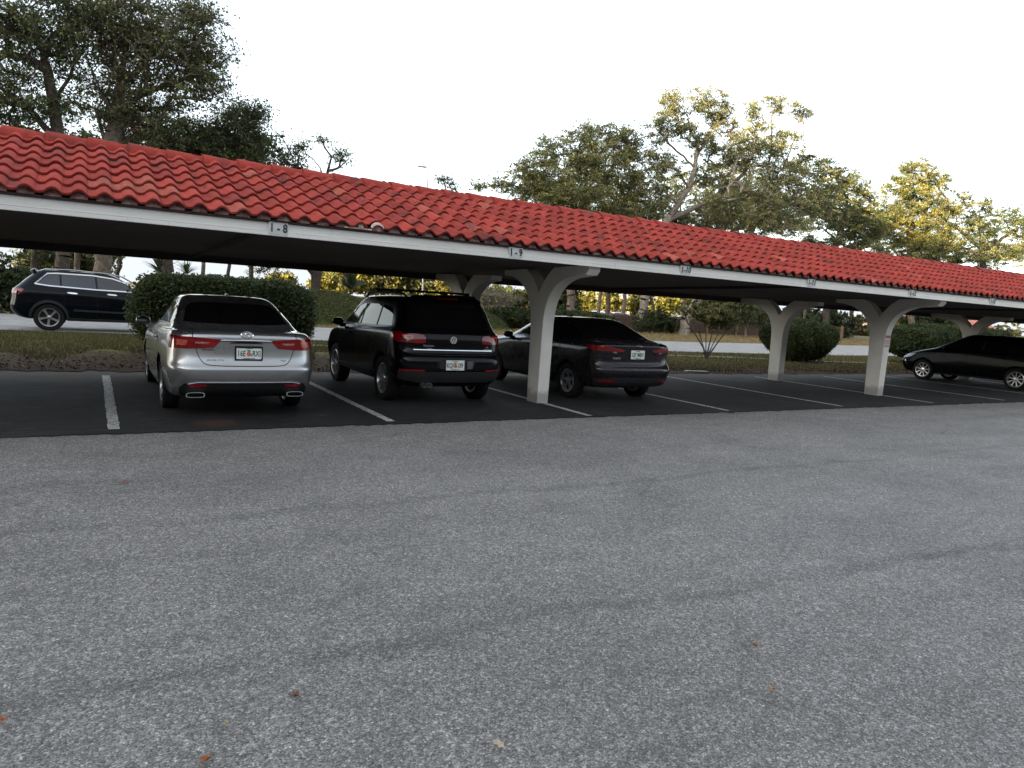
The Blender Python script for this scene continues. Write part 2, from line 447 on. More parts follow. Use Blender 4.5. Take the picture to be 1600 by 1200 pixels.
sheet('sidewalk', [(4.5, 21.55), (15, 20.9), (22, 19.95), (27, 18.6), (60, 17.6)], [(4.5, 22.05), (15, 21.45), (22, 20.6), (27, 19.3), (60, 18.4)], 0.034, M['walk'], 1.0, 0.02, 0.02)
sheet('road', ROAD_N, ROAD_F, 0.04, M['road'], 2.0)
MARK = 0
for lx, y0, y1, w in ((0.21, 8.78, 13.85, 0.115), (3.36, 8.70, 13.6, 0.11), (6.50, 8.62, 13.5, 0.11), (9.50, 8.66, 13.7, 0.11), (12.72, 8.72, 13.9, 0.11), (15.96, 8.76, 13.7, 0.11), (19.1, 8.8, 13.8, 0.11), (22.2, 8.7, 13.8, 0.11), (25.4, 8.8, 13.8, 0.11), (28.5, 8.8, 13.8, 0.11)):
    rg = np.random.default_rng(int(lx * 10))
    n = 90; ys = np.linspace(y0, y1, n); vs = []; fs = []
    dx = np.cumsum(rg.normal(0, 0.0012, n))
    for i, y in enumerate(ys):
        j1, j2 = rg.normal(0, 0.0035, 2)
        vs += [(lx - w / 2 + dx[i] + j1, y, 0.016), (lx + w / 2 + dx[i] + j2, y, 0.016)]
        if i: fs.append((2 * i - 2, 2 * i - 1, 2 * i + 1, 2 * i))
    tag(pyd('painted_line', vs, fs, M['paint']), kind='structure')

# ------------------------------------------------------------------ carport
TP = 0.2243          # tile width
EX = 0.372           # exposed length of a course
X_L, X_R = -6.3, 44.0
RIDGE_Y, RIDGE_Z = 11.0, 3.315
carport = tag(empty('carport', (X_L, 8.6, 0)), 'long open carport with a red clay tile roof, white fascia and curved white Y columns', 'carport')
carport.location = (0, 0, 0)

def tile_slope(y0, z0, y1, z1, courses, seed, eave=False):
    rg = np.random.default_rng(seed)
    L = math.hypot(y1 - y0, z1 - z0); c, s = (y1 - y0) / L, (z1 - z0) / L
    flip = 1 if y1 > y0 else -1
    nrm = np.array([0, -s * flip, c * flip]) if flip > 0 else np.array([0, s * 1.0, abs(c)])
    nrm = np.array([0, -s, c]) if c > 0 else np.array([0, s, -c])
    slope = np.array([0, c, s]); ex = np.array([1.0, 0, 0])
    us = np.array([0.0, 0.10, 0.22, 0.32, 0.40, 0.50, 0.60, 0.69, 0.78, 0.88, 0.95, 1.0])
    def h(u):
        return np.where(u < 0.28, 0.012 * np.abs(u - 0.14) / 0.14, 0.060 * np.sin(np.pi * np.clip((u - 0.28) / 0.70, 0, 1)) ** 0.85)
    hs = h(us); nu = len(us)
    V = []; F = []; C = []
    ncol = int((X_R - X_L) / TP)
    base = np.array([0.345, 0.050, 0.036])
    b = 0
    for r in range(courses):
        for k in range(ncol):
            x = X_L + k * TP
            if eave and r == 0 and 2.79 < x - 0.02 < 3.15: 
                pass
            v0 = r * EX + rg.normal(0, 0.004); v1 = v0 + EX * 1.12
            if r == courses - 1: v1 = v0 + EX * 1.02
            lift = 0.034 + rg.normal(0, 0.0025); tw = rg.normal(0, 0.003)
            q = rg.random()
            colr = base * (1 + rg.normal(0, 0.10))
            if q > 0.975 or (k in range(28, 34) and 1 <= r <= 2 and q > .5): colr = np.array([0.42, 0.10, 0.068]) * (1 + rg.normal(0, 0.08))
            elif q < 0.03: colr = base * 0.75
            hole = eave and r == 0 and k == BROKEN
            rows = [(v0, lift - 0.024), (v0, lift), (v0 + 0.012, lift + 0.003), (v1, 0.0)]
            if hole: rows = [(v0 + 0.13, lift - 0.022), (v0 + 0.13, lift - 0.004), (v0 + 0.14, lift), (v1, 0.0)]
            for (v, dz) in rows:
                P = np.outer(np.ones(nu), np.array([x, y0, z0])) + np.outer(us * TP * 1.03, ex) + v * slope + np.outer(hs + dz + tw * (us - 0.5), nrm)
                V.append(P)
            for i in range(3):
                o = b + i * nu
                a = np.arange(nu - 1)
                F.append(np.stack([o + a, o + a + 1, o + nu + a + 1, o + nu + a], 1))
            b += 4 * nu
            cc = np.tile(colr, (4 * nu, 1)); cc[:nu] *= 0.42  # lower lip tinted dark: shadow line under each course painted in
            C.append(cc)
    return np.vstack(V), np.vstack(F), np.vstack(C)
BROKEN = int((3.02 - X_L) / TP)
V1, F1, C1 = tile_slope(8.575, 2.415, RIDGE_Y, RIDGE_Z, 7, 5, True)
V2, F2, C2 = tile_slope(14.45, 2.19, RIDGE_Y, RIDGE_Z, 10, 6)
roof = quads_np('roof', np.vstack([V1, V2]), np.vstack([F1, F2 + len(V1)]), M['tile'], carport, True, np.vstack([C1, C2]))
roof.data.set_sharp_from_angle(angle=math.radians(50))
# ridge caps
rg = np.random.default_rng(9); V = []; F = []; C = []; b = 0
x = X_L - 0.05
while x < X_R:
    ln = 0.452; r0, r1 = 0.178, 0.163
    z = RIDGE_Z - 0.055 + rg.normal(0, 0.004)
    colr = np.array([0.335, 0.045, 0.032]) * (1 + rg.normal(0, 0.07))
    n = 11
    for (xx, rr, dz) in ((x, r0 - 0.02, 0), (x, r0, 0), (x + 0.02, r0 + 0.002, 0), (x + ln + 0.05, r1, -0.012)):
        for i in range(n):
            a = math.radians(-8 + 196 * i / (n - 1))
            V.append((xx, RIDGE_Y - rr * math.cos(a) * 1.15, z + dz + rr * math.sin(a) * 0.92)); C.append(colr * (0.6 if rr == r0 - 0.02 else 1))
    for i in range(3):
        for k in range(n - 1):
            o = b + i * n + k
            F.append((o, o + n, o + n + 1, o + 1))
    b += 4 * n; x += ln
o = quads_np('ridge_cap', V, F, M['tile'], carport, True, np.array(C)); o.data.set_sharp_from_angle(angle=math.radians(45))
# deck below the tiles, mortar closures under the eave barrels
mb = MB()
mb.prism([(8.60, 2.405), (RIDGE_Y, RIDGE_Z - 0.02), (14.42, 2.18), (14.42, 2.10), (RIDGE_Y, RIDGE_Z - 0.10), (8.72, 2.36)], X_L, X_R)
mb.build('roof_deck', M['beam'], carport)
mb = MB()
for k in range(int((X_R - X_L) / TP)):
    x0 = X_L + k * TP
    pts = []
    for i in range(9):
        u = 0.30 + 0.66 * i / 8
        pts.append((x0 + u * TP * 1.03, 2.425 + 0.060 * math.sin(math.pi * (u - 0.28) / 0.70)))
    vs = [(p[0], 8.615, p[1] + 0.012) for p in pts] + [(p[0], 8.600, 2.412) for p in pts]
    fs = [(i, i + 1, 9 + i + 1, 9 + i) for i in range(8)]
    mb.add(vs, fs)
mb.build('eave_closure', M['mortar'], carport)
mb = MB()
for k in range(int((X_R - X_L) / TP)):
    xc = X_L + (k + 0.64) * TP * 1.0 + 0.004
    mb.lathe([(0.0001, 0), (0.007, 0)], 8, Matrix.Translation((xc, 8.598, 2.447)) @ Matrix.Rotation(math.radians(90), 4, 'X'))
mb.build('closure_hole', M['ink'], carport)['kind'] = 'stuff'
# broken tile piece with raw pale clay
mb = MB(); pts = []
for i in range(9):
    a = math.radians(15 + 150 * i / 8)
    pts.append((math.cos(a), math.sin(a)))
xb = X_L + (BROKEN + 0.66) * TP
mb.add([(xb + p[0] * 0.088, 8.585, 2.425 + p[1] * 0.085) for p in pts] + [(xb + p[0] * 0.070, 8.580, 2.425 + p[1] * 0.060) for p in pts] +
       [(xb + p[0] * 0.088, 8.62, 2.435 + p[1] * 0.085) for p in pts],
       [(i, i + 1, 10 + i, 9 + i) for i in range(8)] + [(i, 18 + i, 19 + i, i + 1) for i in range(8)])
mb.box(xb - 0.42, xb - 0.08, 8.585, 8.61, 2.413, 2.428)
mb.box(xb - 0.25, xb - 0.19, 8.57, 8.61, 2.43, 2.50, )
mb.build('broken_tile_piece', plain('raw_pale_clay', (0.72, 0.55, 0.46), (0.5, 0.36, 0.30), 20, 0.9), carport)

mb = MB(); xx = X_L
for seam in (-2.65, 6.80, 16.2, 25.6, 35.0, X_R):
    mb.prism([(8.655, 2.285), (8.655, 2.395), (8.715, 2.395), (8.715, 2.285)], xx, seam - 0.004)
    mb.prism([(8.632, 2.240), (8.632, 2.283), (8.70, 2.283), (8.70, 2.240)], xx, seam - 0.004)
    mb.prism([(8.643, 2.2865), (8.643, 2.298), (8.6545, 2.298), (8.6545, 2.2865)], xx, seam - 0.004)
    xx = seam
mb.build('fascia', M['fascia'], carport, bevel=0.003)
mb = MB(); mb.prism([(8.608, 2.397), (8.608, 2.411), (8.72, 2.411), (8.72, 2.397)], X_L, X_R); mb.build('drip_edge', M['drip'], carport)
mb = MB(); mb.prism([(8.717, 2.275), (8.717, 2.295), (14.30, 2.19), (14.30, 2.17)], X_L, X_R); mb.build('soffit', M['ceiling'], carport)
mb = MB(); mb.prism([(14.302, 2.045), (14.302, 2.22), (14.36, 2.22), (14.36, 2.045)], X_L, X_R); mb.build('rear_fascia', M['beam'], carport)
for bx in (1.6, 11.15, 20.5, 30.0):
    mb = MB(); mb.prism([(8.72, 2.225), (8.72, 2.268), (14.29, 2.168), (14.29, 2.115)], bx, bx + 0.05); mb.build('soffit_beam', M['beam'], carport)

def arc(p0, p1, p2, n=8):
    return [((1 - t) ** 2 * p0[0] + 2 * t * (1 - t) * p1[0] + t * t * p2[0], (1 - t) ** 2 * p0[1] + 2 * t * (1 - t) * p1[1] + t * t * p2[1]) for t in [i / n for i in range(n + 1)]]
def ceil_z(y): return 2.268 - 0.0188 * (y - 8.717)
def frame_polys():
    outer = [(9.925, 0.0), (9.905, 0.9)] + arc((9.895, 1.35), (9.86, 1.98), (9.22, 2.085), 10) + [(8.99, 2.105), (8.80, 2.12), (8.735, 2.185)]
    top1 = [(8.735, ceil_z(8.735) - 0.004), (9.60, ceil_z(9.6) - 0.004)]
    inner1 = arc((9.66, ceil_z(9.66) - 0.004), (9.90, 2.12), (10.085, 1.83), 6)
    inner2 = arc((10.085, 1.83), (10.27, 2.12), (10.52, ceil_z(10.52) - 0.004), 6)[1:]
    rear = [(11.25, ceil_z(11.25) - 0.004), (11.25, 2.125)] + arc((11.02, 2.11), (10.32, 1.98), (10.275, 1.35), 10) + [(10.262, 0.9), (10.25, 0.0)]
    front = outer + top1 + inner1 + inner2 + rear
    return front
def y_column(parent, fx, dark=False):
    poly = frame_polys()
    mb = MB(); mb.prism(poly, fx, fx + 0.215); o = mb.build('column', M['column'], parent, bevel=0.008)
    poly2 = [(23.0 - y if True else y, z - 0.09 * (1 if z > 1.2 else z / 1.2)) for y, z in poly]
    mb = MB(); mb.prism(poly2, fx + 0.01, fx + 0.225); o2 = mb.build('column', M['column'], parent, bevel=0.008)
    return o, o2
for fx in (-3.03, 6.375, 15.72, 25.15, 34.6):
    y_column(carport, fx)
# red and white notice on the second frame's front post
signM = plain('notice_red', (0.35, 0.06, 0.05), (0.45, 0.10, 0.08), 20, 0.5)
s = tag(empty('notice_sign', (15.83, 9.885, 1.13)), 'small red and white parking notice on the second front column', 'sign')
MB().box(-0.098, 0.098, 0, 0.006, 0, 0.30).build('board', M['signwhite'], s)
mb = MB()
for z0, z1 in ((0.225, 0.285), (0.160, 0.175), (0.125, 0.14), (0.085, 0.10), (0.03, 0.055)):
    mb.box(-0.088, 0.088, -0.002, -0.0005, z0, z1)
mb.build('lettering', signM, s)

# stall number plates on the fascia
cx0 = 1.865; pitch = 3.14
for i, num in enumerate(('8', '9', '10', '11', '12', '13', '14', '15')):
    px = (1.865, 5.045, 8.20, 11.30, 14.47, 17.6, 20.8, 23.9)[i]
    tilt = (0.0, 0.03, 0.10, 0.06, 0.0, 0.02, 0, 0)[i]
    s = empty('stall_sign', (px, 8.630, 2.325)); s.rotation_euler = (0, -tilt * 0.5, 0)
    tag(s, 'white stall number plate reading 1-%s on the carport fascia' % num, 'sign', 'stall number plates along the carport fascia')
    MB().box(-0.108, 0.108, -0.005, 0.0245, -0.036, 0.080).box(-0.108, 0.108, -0.005, 0.0012, -0.068, -0.0362).build('plate', M['signwhite'], s, bevel=0.002)
    vs, fs = text_geo('1 - %s' % num if i < 2 else '1-%s' % num, 0.135, 0.0015, 0.004 if i == 1 else 0.0022, sx=0.80 if i < 2 else 0.88, shear=0.0 if i < 2 else 0.18)
    R = Matrix.Translation((0, -0.0105, 0.0)) @ Matrix.Rotation(math.radians(90), 4, 'X')
    mb = MB(); mb.add(vs, fs, R); me = pyd('number', mb.v, mb.f, M['ink'], s)

# ------------------------------------------------------------------ vehicles
def paint_mat(name, col, rough=0.28, metal=0.6, coat=1.0, dirt=0.25, spec=0.5):
    t = NT(name)
    nz = t.noise(1.3, 6, 0.65)
    c = t.ramp(nz, [(0.3, col), (0.7, tuple(x * 0.85 for x in col))])
    sepv = t.n('SeparateXYZ'); t.l(t.tc.outputs['Object'], sepv.inputs[0])
    low = t.ramp(t.math('SUBTRACT', sepv.outputs[2], t.math('MULTIPLY', t.noise(3.0, 2, 0.5), 0.10)), [(0.12, 1.0), (0.36, 0.0)])
    c = t.mix(t.math('MULTIPLY', low, dirt), c, (0.10, 0.09, 0.08))
    r = t.ramp(t.noise(3.0, 6, 0.7), [(0.3, rough * 0.8), (0.7, rough * 1.3)])
    t.set(color=c, rough=r, metal=metal, coat=coat, coatr=0.04, spec=spec)
    return t.m
M['black'] = plain('black_plastic', (0.008, 0.008, 0.009), (0.013, 0.013, 0.013), 20, 0.6, spec=.25)
M['dgrey'] = plain('dark_grey_plastic', (0.018, 0.018, 0.019), (0.025, 0.025, 0.025), 20, 0.6, spec=.25)
M['glass'] = plain('tinted_glass', (0.004, 0.004, 0.005), (0.006, 0.006, 0.007), 2, 0.03, spec=0.6)
M['glassblue'] = plain('side_glass', (0.010, 0.014, 0.020), (0.014, 0.018, 0.024), 2, 0.05, spec=0.9)
M['red'] = plain('red_lens', (0.24, 0.003, 0.005), (0.14, 0.002, 0.004), 18, 0.12, coat=0.5)
M['reddark'] = plain('dark_red_reflector', (0.24, 0.006, 0.014), (0.17, 0.005, 0.01), 14, 0.25, coat=0.6)
M['clear'] = plain('clear_lens', (0.40, 0.22, 0.20), (0.22, 0.08, 0.08), 40, 0.15, coat=.4)
M['amber'] = plain('pinkish_lens', (0.36, 0.03, 0.02), (0.55, 0.16, 0.09), 50, 0.15, coat=.4)
M['chrome'] = plain('chrome', (0.72, 0.72, 0.73), (0.62, 0.62, 0.63), 5, 0.12, metal=1.0)
M['alloy'] = plain('alloy_wheel', (0.50, 0.50, 0.52), (0.40, 0.40, 0.42), 6, 0.28, metal=0.9)
M['rubber'] = plain('tyre_rubber', (0.009, 0.009, 0.009), (0.015, 0.014, 0.013), 16, 0.9, spec=.2, bump=0.2, bscale=80)
M['plate'] = plain('plate_white', (0.78, 0.80, 0.76), (0.70, 0.73, 0.69), 25, 0.45)
M['plateink'] = plain('plate_green_ink', (0.012, 0.06, 0.035), (0.02, 0.08, 0.05), 25, 0.5)
M['orange'] = plain('orange_fruit', (0.60, 0.18, 0.08), (0.45, 0.13, 0.06), 60, 0.5)
M['leafgreen'] = plain('plate_leaf_green', (0.07, 0.32, 0.20), (0.05, 0.25, 0.15), 60, 0.5)

def catmull(ctrl, faces, levels=2):
    me = bpy.data.meshes.new('tmp'); me.from_pydata(ctrl, [], faces); me.update()
    o = bpy.data.objects.new('tmp', me); COL.objects.link(o)
    s = o.modifiers.new('s', 'SUBSURF'); s.levels = levels; s.render_levels = levels
    dg = bpy.context.evaluated_depsgraph_get()
    out = bpy.data.meshes.new_from_object(o.evaluated_get(dg))
    bpy.data.objects.remove(o); bpy.data.meshes.remove(me)
    return out
CORN = [(0.0, 0.0), (0.40, 0.015), (0.72, 0.08), (0.90, 0.30), (0.985, 0.70)]
def ring(r, nside=7):
    yr, yf = r['yr'], r['yf']; cr = r.get('cr', 0.32); cf = r.get('cf', 0.5)
    W = lambda y: float(np.interp(y, [p[0] for p in r['w']], [p[1] for p in r['w']]))
    Z = lambda y: float(np.interp(y, [p[0] for p in r['z']], [p[1] for p in r['z']]))
    pts = []
    for fx, fy in CORN: 
        y = yr + fy * cr; pts.append((fx * W(yr + cr), y, Z(y)))
    for k in range(nside):
        y = yr + cr + (yf - cf - yr - cr) * k / (nside - 1); pts.append((W(y), y, Z(y)))
    for fx, fy in reversed(CORN):
        y = yf - fy * cf; pts.append((fx * W(yf - cf), y, Z(y)))
    return pts
def loft_body(rows):
    half = [ring(r) for r in rows]; m = len(half[0]); V = []; F = []
    n = 2 * m - 2
    for h in half:
        V += h + [(-x, y, z) for (x, y, z) in h[-2:0:-1]]
    for i in range(len(rows) - 1):
        for k in range(n):
            k2 = (k + 1) % n
            F.append((i * n + k, i * n + k2, (i + 1) * n + k2, (i + 1) * n + k))
    def cap(base, flip):
        for k in range(m - 1):
            a, b = base + k, base + k + 1
            c = base + (n - k - 1) % n; d = base + (n - k) % n
            q = (a, b, c, d) if k else (a, b, c)
            if k == m - 2: q = (a, b, d)
            F.append(q if not flip else q[::-1])
    cap(0, True); cap((len(rows) - 1) * n, False)
    return V, F
class Car:
    def __init__(s, rows, paint, name, label, cat, loc, rz=0.0, wheels=None, R=0.34, group=None, wells=True, lv=2):
        s.root = tag(empty(name, loc, rz), label, cat, group)
        V, F = loft_body(rows)
        me = catmull(V, F, lv)
        bm = bmesh.new(); bm.from_mesh(me); bmesh.ops.recalc_face_normals(bm, faces=bm.faces)
        s.bvh = BVHTree.FromBMesh(bm); bm.to_mesh(me); bm.free()
        s.R = R; s.wheels = wheels; s.paint = paint
        o = bpy.data.objects.new('body', me); COL.objects.link(o)
        me.materials.append(paint); me.materials.append(M['black'])
        if wells:
            cut = MB()
            for wx, wy in [(sx * s.half(rows), y) for sx in (-1, 1) for y in wheels]:
                Mx = Matrix.Translation((wx, wy, R + 0.005)) @ Matrix.Rotation(math.radians(90), 4, 'Y')
                rr = R + 0.055
                n = 36; vs = [(rr * math.cos(2 * math.pi * k / n), rr * math.sin(2 * math.pi * k / n), h) for h in (-0.27, 0.27) for k in range(n)]
                fs = [tuple(range(n))[::-1], tuple(range(n, 2 * n))] + [(k, (k + 1) % n, n + (k + 1) % n, n + k) for k in range(n)]
                cut.add(vs, fs, Mx)
            cme = bpy.data.meshes.new('cut'); cme.from_pydata([tuple(v) for v in cut.v], [], cut.f); cme.update()
            bm = bmesh.new(); bm.from_mesh(cme); bmesh.ops.recalc_face_normals(bm, faces=bm.faces); bm.to_mesh(cme); bm.free()
            co = bpy.data.objects.new('cut', cme); COL.objects.link(co)
            md = o.modifiers.new('b', 'BOOLEAN'); md.operation = 'DIFFERENCE'; md.object = co; md.solver = 'EXACT'
            dg = bpy.context.evaluated_depsgraph_get()
            nm = bpy.data.meshes.new_from_object(o.evaluated_get(dg))
            o.modifiers.clear(); old = o.data; o.data = nm; bpy.data.meshes.remove(old)
            bpy.data.objects.remove(co); bpy.data.meshes.remove(cme)
            me = nm
            for p in me.polygons:
                c = p.center; w = False
                for wy in wheels:
                    d = math.hypot(c.y - wy, c.z - R - 0.005)
                    if d < R + 0.05 and abs(c.x) < s.half(rows) : w = True
                    if abs(d - R - 0.055) < 0.012 and abs(p.normal.x) < 0.3: w = True
                if w or c.z < 0.24: p.material_index = 1
                else: p.material_index = 0
        me.name = 'body'
        me.polygons.foreach_set('use_smooth', [True] * len(me.polygons)); me.set_sharp_from_angle(angle=math.radians(38))
        o.parent = s.root; s.body = o
    def half(s, rows): return max(p[1] for r in rows for p in r['w']) * 0.985
    def cast(s, view, a, b):
        if view == 'rear': o, d = Vector((a, -3, b)), Vector((0, 1, 0))
        elif view == 'front': o, d = Vector((a, 9, b)), Vector((0, -1, 0))
        elif view == 'left': o, d = Vector((-3, a, b)), Vector((1, 0, 0))
        elif view == 'right': o, d = Vector((3, a, b)), Vector((-1, 0, 0))
        else: o, d = Vector((a, b, 4)), Vector((0, 0, -1))
        p, n, i, t = s.bvh.ray_cast(o, d)
        if p is None:
            q = Vector((a, 0.3, b)) if view == 'rear' else (Vector((a, 4.3, b)) if view == 'front' else Vector(((-1 if view == 'left' else 1) * 0.8, a, b)))
            p, n, i, t = s.bvh.find_nearest(q)
        if n.dot(d) > 0: n = -n
        return p, n, d
    def patch(s, name, mat, specs, off=0.004, grid=0.05, depth=0.015, parent=None, label=None):
        """specs: list of (view, outline) projected on the body; one mesh"""
        V = []; F = []
        for view, poly in specs:
            if view in ('left', 'right'): poly = [(max(p[0], .27), p[1]) for p in poly]
            if view in ('left', 'right'): poly = [p for i, p in enumerate(poly) if p != poly[i - 1]]
            bm = bmesh.new()
            vs = [bm.verts.new((p[0], p[1], 0)) for p in poly]
            bm.faces.new(vs)
            bmesh.ops.triangulate(bm, faces=bm.faces[:])
            xs = [p[0] for p in poly]; ys = [p[1] for p in poly]
            for ax, lo, hi in ((0, min(xs), max(xs)), (1, min(ys), max(ys))):
                k = int((hi - lo) / grid)
                for i in range(1, k + 1):
                    c = lo + (hi - lo) * i / (k + 1)
                    co = (c, 0, 0) if ax == 0 else (0, c, 0); no = (1, 0, 0) if ax == 0 else (0, 1, 0)
                    bmesh.ops.bisect_plane(bm, geom=bm.verts[:] + bm.edges[:] + bm.faces[:], plane_co=co, plane_no=no, dist=1e-5)
            bmesh.ops.remove_doubles(bm, verts=bm.verts, dist=1e-4)
            bm.verts.index_update(); b = len(V)
            N = []
            for v in bm.verts:
                p, n, d = s.cast(view, v.co.x, v.co.y); V.append(p + n * off - d * off * 0.5); N.append(n)
            for f in bm.faces: F.append(tuple(b + v.index for v in f.verts))
            bl = [e for e in bm.edges if len(e.link_faces) == 1]
            mp = {}
            for e in bl:
                for v in e.verts:
                    if v.index not in mp:
                        mp[v.index] = len(V); V.append(V[b + v.index] - N[v.index] * depth)
                F.append((b + e.verts[0].index, b + e.verts[1].index, mp[e.verts[1].index], mp[e.verts[0].index]))
            bm.free()
        me = bpy.data.meshes.new(name); me.from_pydata([tuple(v) for v in V], [], F); me.update()
        bm = bmesh.new(); bm.from_mesh(me); bmesh.ops.recalc_face_normals(bm, faces=bm.faces)
        bm.to_mesh(me); bm.free()
        o = link_mesh(name, me, mat, parent or s.root, True, 40)
        if label: o['label'] = label
        return o
    def strip(s, name, mat, specs, w=0.006, off=0.0015, parent=None):
        if len(specs) > 1:
            for sp in specs: s.strip(name, mat, [sp], w, off, parent)
            return
        V = []; F = []
        for view, pl in specs:
            pts = []
            for i in range(len(pl) - 1):
                a = Vector((*pl[i], 0)); c = Vector((*pl[i + 1], 0)); k = max(1, int((c - a).length / 0.03))
                for j in range(k): pts.append(a.lerp(c, j / k))
            pts.append(Vector((*pl[-1], 0))); b = len(V)
            for i, p in enumerate(pts):
                t = (pts[min(i + 1, len(pts) - 1)] - pts[max(i - 1, 0)]).normalized(); nn = Vector((-t.y, t.x, 0)) * w * 0.5
                for q in (p - nn, p + nn):
                    h, n, d = s.cast(view, q.x, q.y); V.append(h + n * off)
                if i: F.append((b + 2 * i - 2, b + 2 * i - 1, b + 2 * i + 1, b + 2 * i))
        me = bpy.data.meshes.new(name); me.from_pydata([tuple(v) for v in V], [], F); me.update()
        return link_mesh(name, me, mat, parent or s.root, True)
    def flat_rear(s, name, mat, verts2d, faces, x, z, off=0.006, tilt=0.0, parent=None, thick=None):
        """flat geometry (u, v, w) placed on the rear at (x, z) facing -y"""
        p, n, d = s.cast('rear', x, z)
        Mx = Matrix.Translation((x, p.y - off, z)) @ Matrix.Rotation(math.radians(90) - tilt, 4, 'X')
        mb = MB(); mb.add(verts2d, faces, Mx)
        return pyd(name, mb.v, mb.f, mat, parent or s.root)
    def text(s, name, body, mat, x, z, size, off=0.004, bold=0.001, sx=1.0, parent=None, tilt=0.0):
        vs, fs = text_geo(body, size, 0.001, bold, sx=sx)
        return s.flat_rear(name, mat, vs, fs, x, z, off, tilt, parent)
    def licence(s, x, z, text, frame=True, w=0.305, h=0.152, back=0.0, tilt=0.0, seg=True):
        p, n, d = s.cast('rear', x, z)
        y = min(s.cast('rear', x, z + h / 2)[0].y, s.cast('rear', x, z - h / 2)[0].y, p.y) - 0.012 + back
        e = empty('licence_plate', (x, y, z), parent=s.root); e.rotation_euler = (-tilt, 0, 0)
        MB().box(-w / 2, w / 2, 0, 0.004, -h / 2, h / 2).build('plate_board', M['plate'], e)
        if frame:
            mb = MB(); f = 0.011
            mb.box(-w / 2 - f, w / 2 + f, -0.006, 0.002, h / 2 - 0.012, h / 2 + f); mb.box(-w / 2 - f, w / 2 + f, -0.006, 0.002, -h / 2 - f, -h / 2 + 0.004)
            mb.box(-w / 2 - f, -w / 2 + 0.004, -0.0062, 0.002, -h / 2 - f, h / 2 + f); mb.box(w / 2 - 0.004, w / 2 + f, -0.0062, 0.002, -h / 2 - f, h / 2 + f)
            mb.build('plate_frame', M['black'], e)
        R = Matrix.Translation((0, -0.0015, -0.006)) @ Matrix.Rotation(math.radians(90), 4, 'X')
        mb = MB()
        if seg:
            L, Rr = text
            for tx, xx in ((L, -w * 0.29), (Rr, w * 0.29)):
                vs, fs = text_geo(tx, 0.098, 0.001, 0.0018, sx=0.66); mb.add([(v[0] + xx, v[1], v[2]) for v in vs], fs, R)
        else:
            vs, fs = text_geo(text, 0.098, 0.001, 0.0018, sx=0.66); mb.add(vs, fs, R)
        pyd('plate_number', mb.v, mb.f, M['plateink'], e)
        if seg:
            n_ = 16; mb = MB()
            mb.add([(0.027 * math.cos(2 * math.pi * k / n_) - 0.002, -0.0022, 0.030 * math.sin(2 * math.pi * k / n_) - 0.008) for k in range(n_)], [tuple(range(n_))])
            mb.build('plate_fruit', M['orange'], e)
            mb = MB()
            mb.add([(-0.035, -0.0018, 0.035), (-0.005, -0.0018, 0.045), (0.03, -0.0018, 0.030), (0.0, -0.0018, 0.012)], [(0, 1, 2, 3)])
            mb.add([(0.012, -0.0018, -0.035), (0.034, -0.0018, -0.03), (0.034, -0.0018, 0.0), (0.024, -0.0018, -0.008)], [(0, 1, 2, 3)])
            mb.build('plate_leaf', M['leafgreen'], e)
        vs, fs = text_geo('SUNSHINE STATE', 0.018, 0.0008, 0.0003); mb = MB()
        mb.add(vs, fs, Matrix.Translation((0, -0.0015, -h / 2 + 0.012)) @ Matrix.Rotation(math.radians(90), 4, 'X'))
        vs, fs = text_geo('FLORIDA', 0.022, 0.0008, 0.0004)
        mb.add(vs, fs, Matrix.Translation((0, -0.0015, h / 2 - 0.016)) @ Matrix.Rotation(math.radians(90), 4, 'X'))
        pyd('plate_motto', mb.v, mb.f, M['plateink'], e)
        return e
